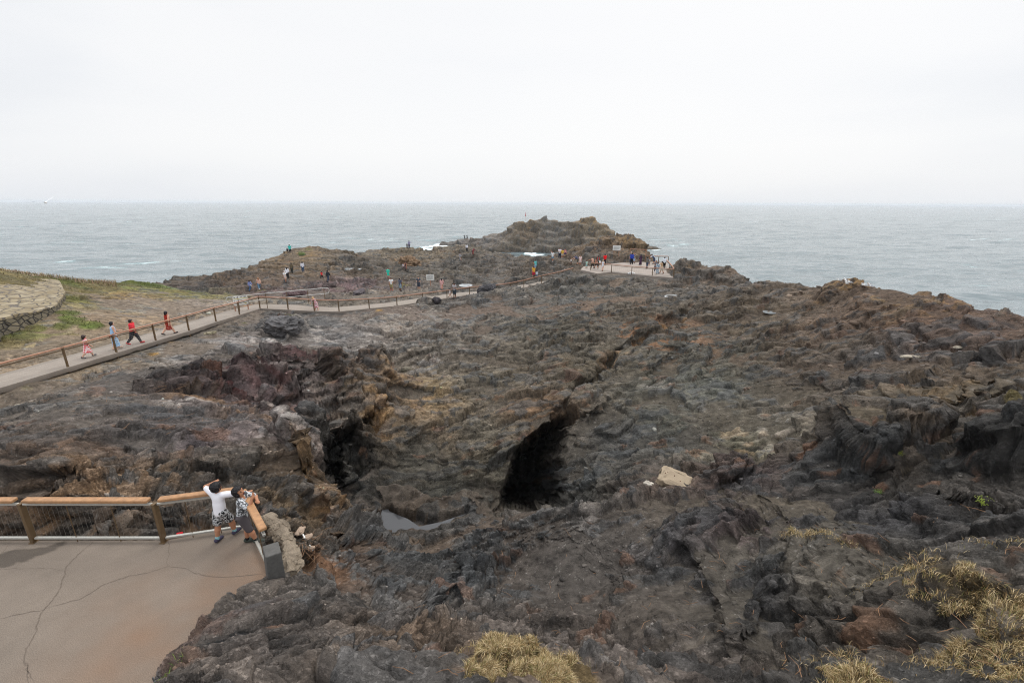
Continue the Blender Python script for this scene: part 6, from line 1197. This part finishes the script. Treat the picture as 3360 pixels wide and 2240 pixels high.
# ------------------------------------------------------------------ gulls
gw = pmat('gull_white', (238, 238, 236), .7); gg = pmat('gull_grey', (168, 172, 178), .7); gy_ = pmat('gull_beak', (196, 120, 60), .5)
V, Fc = blobmesh([((0, -.14, 0), (0, .05, .01), .035, .075, None), ((0, .05, .01), (0, .17, .035), .07, .035, None), ((0, .17, .035), (0, .2, .04), .04, .034, None)], .014, .02)
gull = empty('flying_gull', tuple(at_r(150, 665, 46)), math.radians(60), label='white gull flying over the sea at the far left', cat='gull'); mesh_obj('body', V, Fc, gw, gull, smooth=True)
for s_, pts in ((1, [(0, 0), (.20, .16), (.40, .30), (.60, .50)]), (-1, [(0, 0), (.24, .05), (.46, .04), (.70, -.01)])):
    V = []; ch = [.14, .13, .10, .015]
    for (x, z), c_ in zip(pts, ch): V += [(s_*x, .06-.10*x, z+.04), (s_*x, .06-.10*x-c_, z+.035), (s_*x, .05-.10*x-c_*.5, z+.052)]
    F = []
    for i in range(3): a = i*3; F += [(a, a+3, a+5, a+2), (a+2, a+5, a+4, a+1), (a+1, a+4, a+3, a)]
    mesh_obj('wing', V, F, gg if s_ < 0 else gw, gull, smooth=False)
GP = [(2753,925),(2775,924),(2777,930),(2788,932),(2779,936),(2832,941),(2839,942),(2851,938),(2857,945)]
g0 = empty('gull', stand_at(*GP[0], 50), 1.2, label='white gull resting on the crest of the right ridge', cat='gull', group='gulls on the right ridge')
V, Fc = blobmesh([((0, -.17, .13), (0, .06, .17), .03, .085, None), ((0, .06, .17), (0, .13, .27), .06, .042, None), ((0, .13, .27), (0, .15, .28), .045, .043, None)], .016, .02); mesh_obj('body', V, Fc, gw, g0, smooth=True)
V, Fc = blobmesh([((0, -.26, .14), (0, .0, .20), .018, .07, (1.15, 1, .6))], .016, .02); mesh_obj('wing', V, Fc, gg, g0, smooth=True)
MB().tube([(0, .17, .28), (0, .24, .27)], [.014, .005], 6).build('beak', gy_, g0)
for x in (-.03, .03): MB().tube([(x, .01, -.02), (x, .01, .1)], .008, 5).build('leg', gy_, g0)
for i, (x, y) in enumerate(GP[1:]):
    c = g0.copy(); COL.objects.link(c); c.location = stand_at(x, y, 50); c.rotation_euler = (0, 0, 1.2+.5*math.sin(i*2.3))
    for ch in list(g0.children): d = ch.copy(); COL.objects.link(d); d.parent = c
# ------------------------------------------------------------------ grass and small plants
gm, nt, b, LK = newmat('grass_blades'); at = N(nt, 'ShaderNodeVertexColor', layer_name='tint'); LK(at.outputs['Color'], b.inputs['Base Color']); b.inputs['Roughness'].default_value = .8; b.inputs['Specular IOR Level'].default_value = .15
def blades(name, pos, hgt, wid, cols, rng_, droop=.6, seed=0, clump=None):
    n = len(pos); az = rng_.uniform(0, 2*np.pi, n) if clump is None else clump+rng_.normal(size=n)*.7; ln = hgt*rng_.uniform(.55, 1.25, n); d = np.stack([np.cos(az), np.sin(az), 0*az], 1); s_ = np.stack([-np.sin(az), np.cos(az), 0*az], 1); dr = droop*rng_.uniform(.3, 1.5, n)
    p1 = pos+d*(ln*.25*dr)[:, None]+[0, 0, 1]*(ln*.55)[:, None]; p2 = pos+d*(ln*.75*dr)[:, None]+[0, 0, 1]*(ln*np.maximum(.25, 1-.45*dr))[:, None]; w_ = (wid*rng_.uniform(.6, 1.3, n))[:, None]
    V = np.stack([pos-s_*w_, pos+s_*w_, p1-s_*w_*.8, p1+s_*w_*.8, p2], 1).reshape(-1, 3); i = np.arange(n)[:, None]*5; T = np.concatenate([i+[0, 1, 3], i+[0, 3, 2], i+[2, 3, 4]])
    o = mesh_obj(name, V, T.astype(np.int32), gm); c = cols[rng_.integers(0, len(cols), n)]*rng_.uniform(.7, 1.25, n)[:, None]; set_tint(o, np.repeat(c, 5, 0)); return o
gr = np.random.default_rng(11)
def poly_in(Q, a, l):
    r = np.zeros(a.shape, bool)
    for i in range(len(Q)):
        p, q = Q[i], Q[(i+1) % len(Q)]; r ^= ((p[1] > l) != (q[1] > l)) & (a < (q[0]-p[0])*(l-p[1])/(q[1]-p[1]+1e-12)+p[0])
    return r
def tz(a, l):
    i = np.clip(np.round((a+AZ)/dA).astype(int), 0, NA-1); j = np.clip(np.round((l-gl[0])/dL).astype(int), 0, NR-1); return np.stack([PX[j, i], PY[j, i], PZ[j, i]], -1).astype(float)
pos = []; 
for Q, dens in zip(GRASSQ, (1., 1., 1.)):
    lo, hi = Q.min(0)-.03, Q.max(0)+.03; ar = (hi-lo).prod(); n = int(ar*760000); a = gr.uniform(lo[0], hi[0], n); l = gr.uniform(lo[1], hi[1], n)
    e = .03*perlin(a*30, l*30, 0, 701); m = poly_in(Q, a+e, l+e); n2_ = perlin(a*16, l*16, 0, 702); m &= gr.uniform(size=n) < .6+1.1*n2_; pos.append(tz(a[m], l[m]))
pos = np.concatenate(pos)[:130000]; straw = np.array([lin(c)/.95 for c in [(170,148,106),(146,124,86),(190,168,128),(122,104,72),(118,114,70),(204,184,146),(134,108,72)]])
fl_ = perlin(pos[:, 0]*3, pos[:, 1]*3, 0, 703)*6
tag(blades('dry_grass', pos-[0, 0, .03], .15, .0037, straw, gr, .9, clump=fl_), kind='stuff')
# ragged runners around the tussocks and little tufts between the stones
TF = [(2590,1775,.02,260),(2640,1768,.025,300),(2690,1770,.02,220),(2740,1782,.012,80),(2790,1790,.012,60),(560,2225,.0,0),(3300,1800,.03,200),(2760,2130,.02,120),(3240,2070,.03,200)]
pos = []
for x, y, s_, n in TF:
    a, l = hit_base(x, y); pos.append(tz(a+gr.normal(size=n)*s_*.6, l+gr.normal(size=n)*s_*.35))
for x, y, n in [(2930,1850,700),(1545,2170,260),(1870,2190,260),(2700,2180,200),(3050,2120,300),(3190,2100,300)]: a, l = hit_base(x, y); pos.append(tz(a+gr.normal(size=n)*.03, l+gr.normal(size=n)*.02))
tag(blades('straw_tufts', np.concatenate(pos)-[0, 0, .02], .15, .0035, straw, gr, 1.), kind='stuff')
green = np.array([lin(c)/.8 for c in [(92,124,48),(112,140,58),(76,106,42),(140,148,74)]])
pos = []
for x, y, s_, n in [(310,1742,.022,900),(340,1752,.015,300),(575,2218,.012,50),(530,2236,.012,50),(615,2190,.008,30)]:
    a, l = hit_base(x, y); pos.append(tz(a+gr.normal(size=n)*s_, l+gr.normal(size=n)*s_*.5))
tag(blades('green_grass', np.concatenate(pos)-[0, 0, .03], .16, .004, green, gr, .8), kind='stuff')
tm = TURFM[::2, ::2]; jj, ii = np.nonzero((tm > .45) & (R[::2, ::2] > 24) & (R[::2, ::2] < 110)); k = gr.permutation(len(jj))[:26000]; jj, ii = jj[k]*2, ii[k]*2
pos = np.stack([PX[jj, ii], PY[jj, ii], PZ[jj, ii]], -1).astype(float)-[0, 0, .04]; gcol = C[jj, ii]
o = blades('turf', pos+gr.normal(size=pos.shape)*[.08, .08, .0], .22*np.clip(.6+.9*grn[jj, ii], .5, 1.5), .022, green, gr, .8); cc_ = np.repeat(gcol*gr.uniform(.75, 1.3, len(pos))[:, None], 5, 0)
q = o.data.color_attributes['tint']; q.data.foreach_set('color', np.concatenate([cc_, np.ones((len(cc_), 1))], 1).astype(f32).ravel()); tag(o, kind='stuff')
# tall tawny grass on the crest at the far left
a = gr.uniform(-.95, -.72, 5000); l = np.log(gr.uniform(60, 68, 5000)); pos = tz(a, l); tag(blades('tall_grass', pos-[0, 0, .05], .55, .02, np.array([lin(c)/.8 for c in [(150,128,106),(134,118,92),(118,114,76),(156,130,112)]]), gr, .6), kind='stuff')
# leafy plants in the cracks of the right outcrop
lf = pmat('leaf_yellow_green', (128, 146, 62), .7); 
def plant(px, py, r, s_, n, col, label, seed):
    p = np.array(stand_at(px, py, r)); g_ = np.random.default_rng(seed); e = empty('plant', tuple(p), label=label, cat='plant'); V = []; F = []; st = MB()
    for i in range(n):
        d = g_.normal(size=3); d[2] = abs(d[2])*.8+.25; d /= np.linalg.norm(d); tip = d*s_*g_.uniform(.4, 1)
        if i % 5 == 0: st.tube([(0, 0, -.02), tip*.5+[0, 0, .01], tip], [.006, .004, .002], 4)
        u = np.cross(d, g_.normal(size=3)); u /= np.linalg.norm(u); w_ = np.cross(u, d); q = s_*.16; k = len(V); V += [tip, tip+u*q*.5+w_*q*.15, tip+u*q+w_*0, tip+u*q*.5-w_*q*.5]; F.append((k, k+1, k+2, k+3))
    mesh_obj('leaves', V, F, pmat('leaf_%d_%d_%d' % col, col, .7), e); st.build('stem', pmat('plant_stem', (110, 100, 60), .8), e)
for px, py, r, s_, n, col, lb, sd in [(2882,1618,15.2,.16,160,(96,124,56),'small green plant growing under the dark right outcrop',1),(3228,1650,14.3,.2,190,(132,146,58),'yellow green plant growing on the bare slope at the far right',2),(2955,1490,18.6,.14,130,(128,138,52),'low olive plant in a crack on top of the right outcrop',3),(3285,1450,19.6,.13,110,(140,152,60),'tiny bright plant on the tall dark block at the right edge',4),(990,838,105,.9,260,(92,124,60),'low green bush on the side of the left knoll',5)]: plant(px, py, r, s_, n, col, lb, sd)
# fallen twigs and needles scattered over the floor
mb = MB(); tw = np.random.default_rng(21)
for i in range(290):
    if i >= 230: px, py = tw.normal(1005, 28), tw.normal(1800, 28)
    elif i < 150: px, py = tw.uniform(1350, 3300), tw.uniform(1660, 2230)
    else: px, py = tw.uniform(150, 760), tw.uniform(1180, 1420)
    p = ground(px, py)+[0, 0, .02]
    if GRM[min(max(int((math.log(math.hypot(p[0], p[1]))-gl[0])/dL), 0), NR-1), min(max(int((math.atan2(p[0], p[1])+AZ)/dA), 0), NA-1)] > .3: continue
    L_ = tw.uniform(.08, .35)*(1 if i < 150 else 1.8); a = tw.uniform(0, 6.28); b1_ = tw.normal()*.5; mb.tube([p, p+[math.cos(a)*L_*.5, math.sin(a)*L_*.5, .015], p+[math.cos(a)*L_*.5+math.cos(a+b1_)*L_*.5, math.sin(a)*L_*.5+math.sin(a+b1_)*L_*.5, .01]], [.005, .005, .003], 4, cap=False)
tag(mb.build('fallen_twigs', pmat('twig', (150, 116, 88), .8, noise=(2, .4))), kind='stuff')
# angular chips and loose stones lying everywhere on the rock
ph = (1+5**.5)/2; IV = np.array([(-1,ph,0),(1,ph,0),(-1,-ph,0),(1,-ph,0),(0,-1,ph),(0,1,ph),(0,-1,-ph),(0,1,-ph),(ph,0,-1),(ph,0,1),(-ph,0,-1),(-ph,0,1)])/1.9; IF = np.array([(0,11,5),(0,5,1),(0,1,7),(0,7,10),(0,10,11),(1,5,9),(5,11,4),(11,10,2),(10,7,6),(7,1,8),(3,9,4),(3,4,2),(3,2,6),(3,6,8),(3,8,9),(4,9,5),(2,4,11),(6,2,10),(8,6,7),(9,8,1)])
g_ = np.random.default_rng(77); a = g_.uniform(-.95, .95, 9000); l = g_.uniform(math.log(5.5), math.log(75), 9000); cl_ = perlin(a*9, l*9, 0, 901)+.6*perlin(a*30, l*30, 0, 902)
ii = np.clip(np.round((a+AZ)/dA).astype(int), 0, NA-1); jj = np.clip(np.round((l-gl[0])/dL).astype(int), 0, NR-1)
ok = (cl_ > -.05) & (PATHK[jj, ii] < .05) & (flat[jj, ii] < .02) & (fl2[jj, ii] < .02) & (GRM[jj, ii] < .2) & (CAVEK[jj, ii] < .05) & (head[jj, ii] < .4) & (TURFM[jj, ii] < .3); ok &= np.hypot(a-pitq.mean(0)[0], l-pitq.mean(0)[1]) > .13
a, l, ii, jj = a[ok], l[ok], ii[ok], jj[ok]; n = len(a); rr_ = np.exp(l); sz_ = rr_*.0016*np.exp(g_.normal(size=n)*.55); sz_ = np.minimum(sz_, .35)
P0 = np.stack([PX[jj, ii], PY[jj, ii], PZ[jj, ii]], -1).astype(float); th = g_.uniform(0, 6.28, n); V = IV[None]*g_.uniform(.6, 1.25, (n, 12, 1))*np.stack([g_.uniform(.8, 1.7, n), g_.uniform(.6, 1.2, n), g_.uniform(.4, .9, n)], 1)[:, None]
x, y = V[..., 0].copy(), V[..., 1].copy(); V[..., 0] = x*np.cos(th)[:, None]-y*np.sin(th)[:, None]; V[..., 1] = x*np.sin(th)[:, None]+y*np.cos(th)[:, None]; V = V*sz_[:, None, None]+P0[:, None]+np.stack([0*sz_, 0*sz_, sz_*.15], 1)[:, None]
o = mesh_obj('loose_stones', V.reshape(-1, 3), (IF[None]+np.arange(n)[:, None, None]*12).reshape(-1, 3).astype(np.int32), stone_m); set_tint(o, np.repeat(np.clip(C[jj, ii]*np.exp(g_.normal(size=n)*.35)[:, None]*1.1, .012, .45), 12, 0)); tag(o, kind='stuff')
# ------------------------------------------------------------------ sea haze
hz_ = bpy.data.materials.new('haze'); hz_.use_nodes = True; nt = hz_.node_tree; nt.nodes.remove(nt.nodes['Principled BSDF']); pv_ = N(nt, 'ShaderNodeVolumePrincipled'); pv_.inputs['Color'].default_value = (.93, .96, 1, 1); pv_.inputs['Density'].default_value = HAZE; nt.links.new(pv_.outputs[0], nt.nodes['Material Output'].inputs['Volume'])
o = MB().box((0, 7000, 9.5), (36000, 16000, 33)).build('haze', hz_); tag(o, kind='stuff')
print('all', round(time.time()-T0, 1))
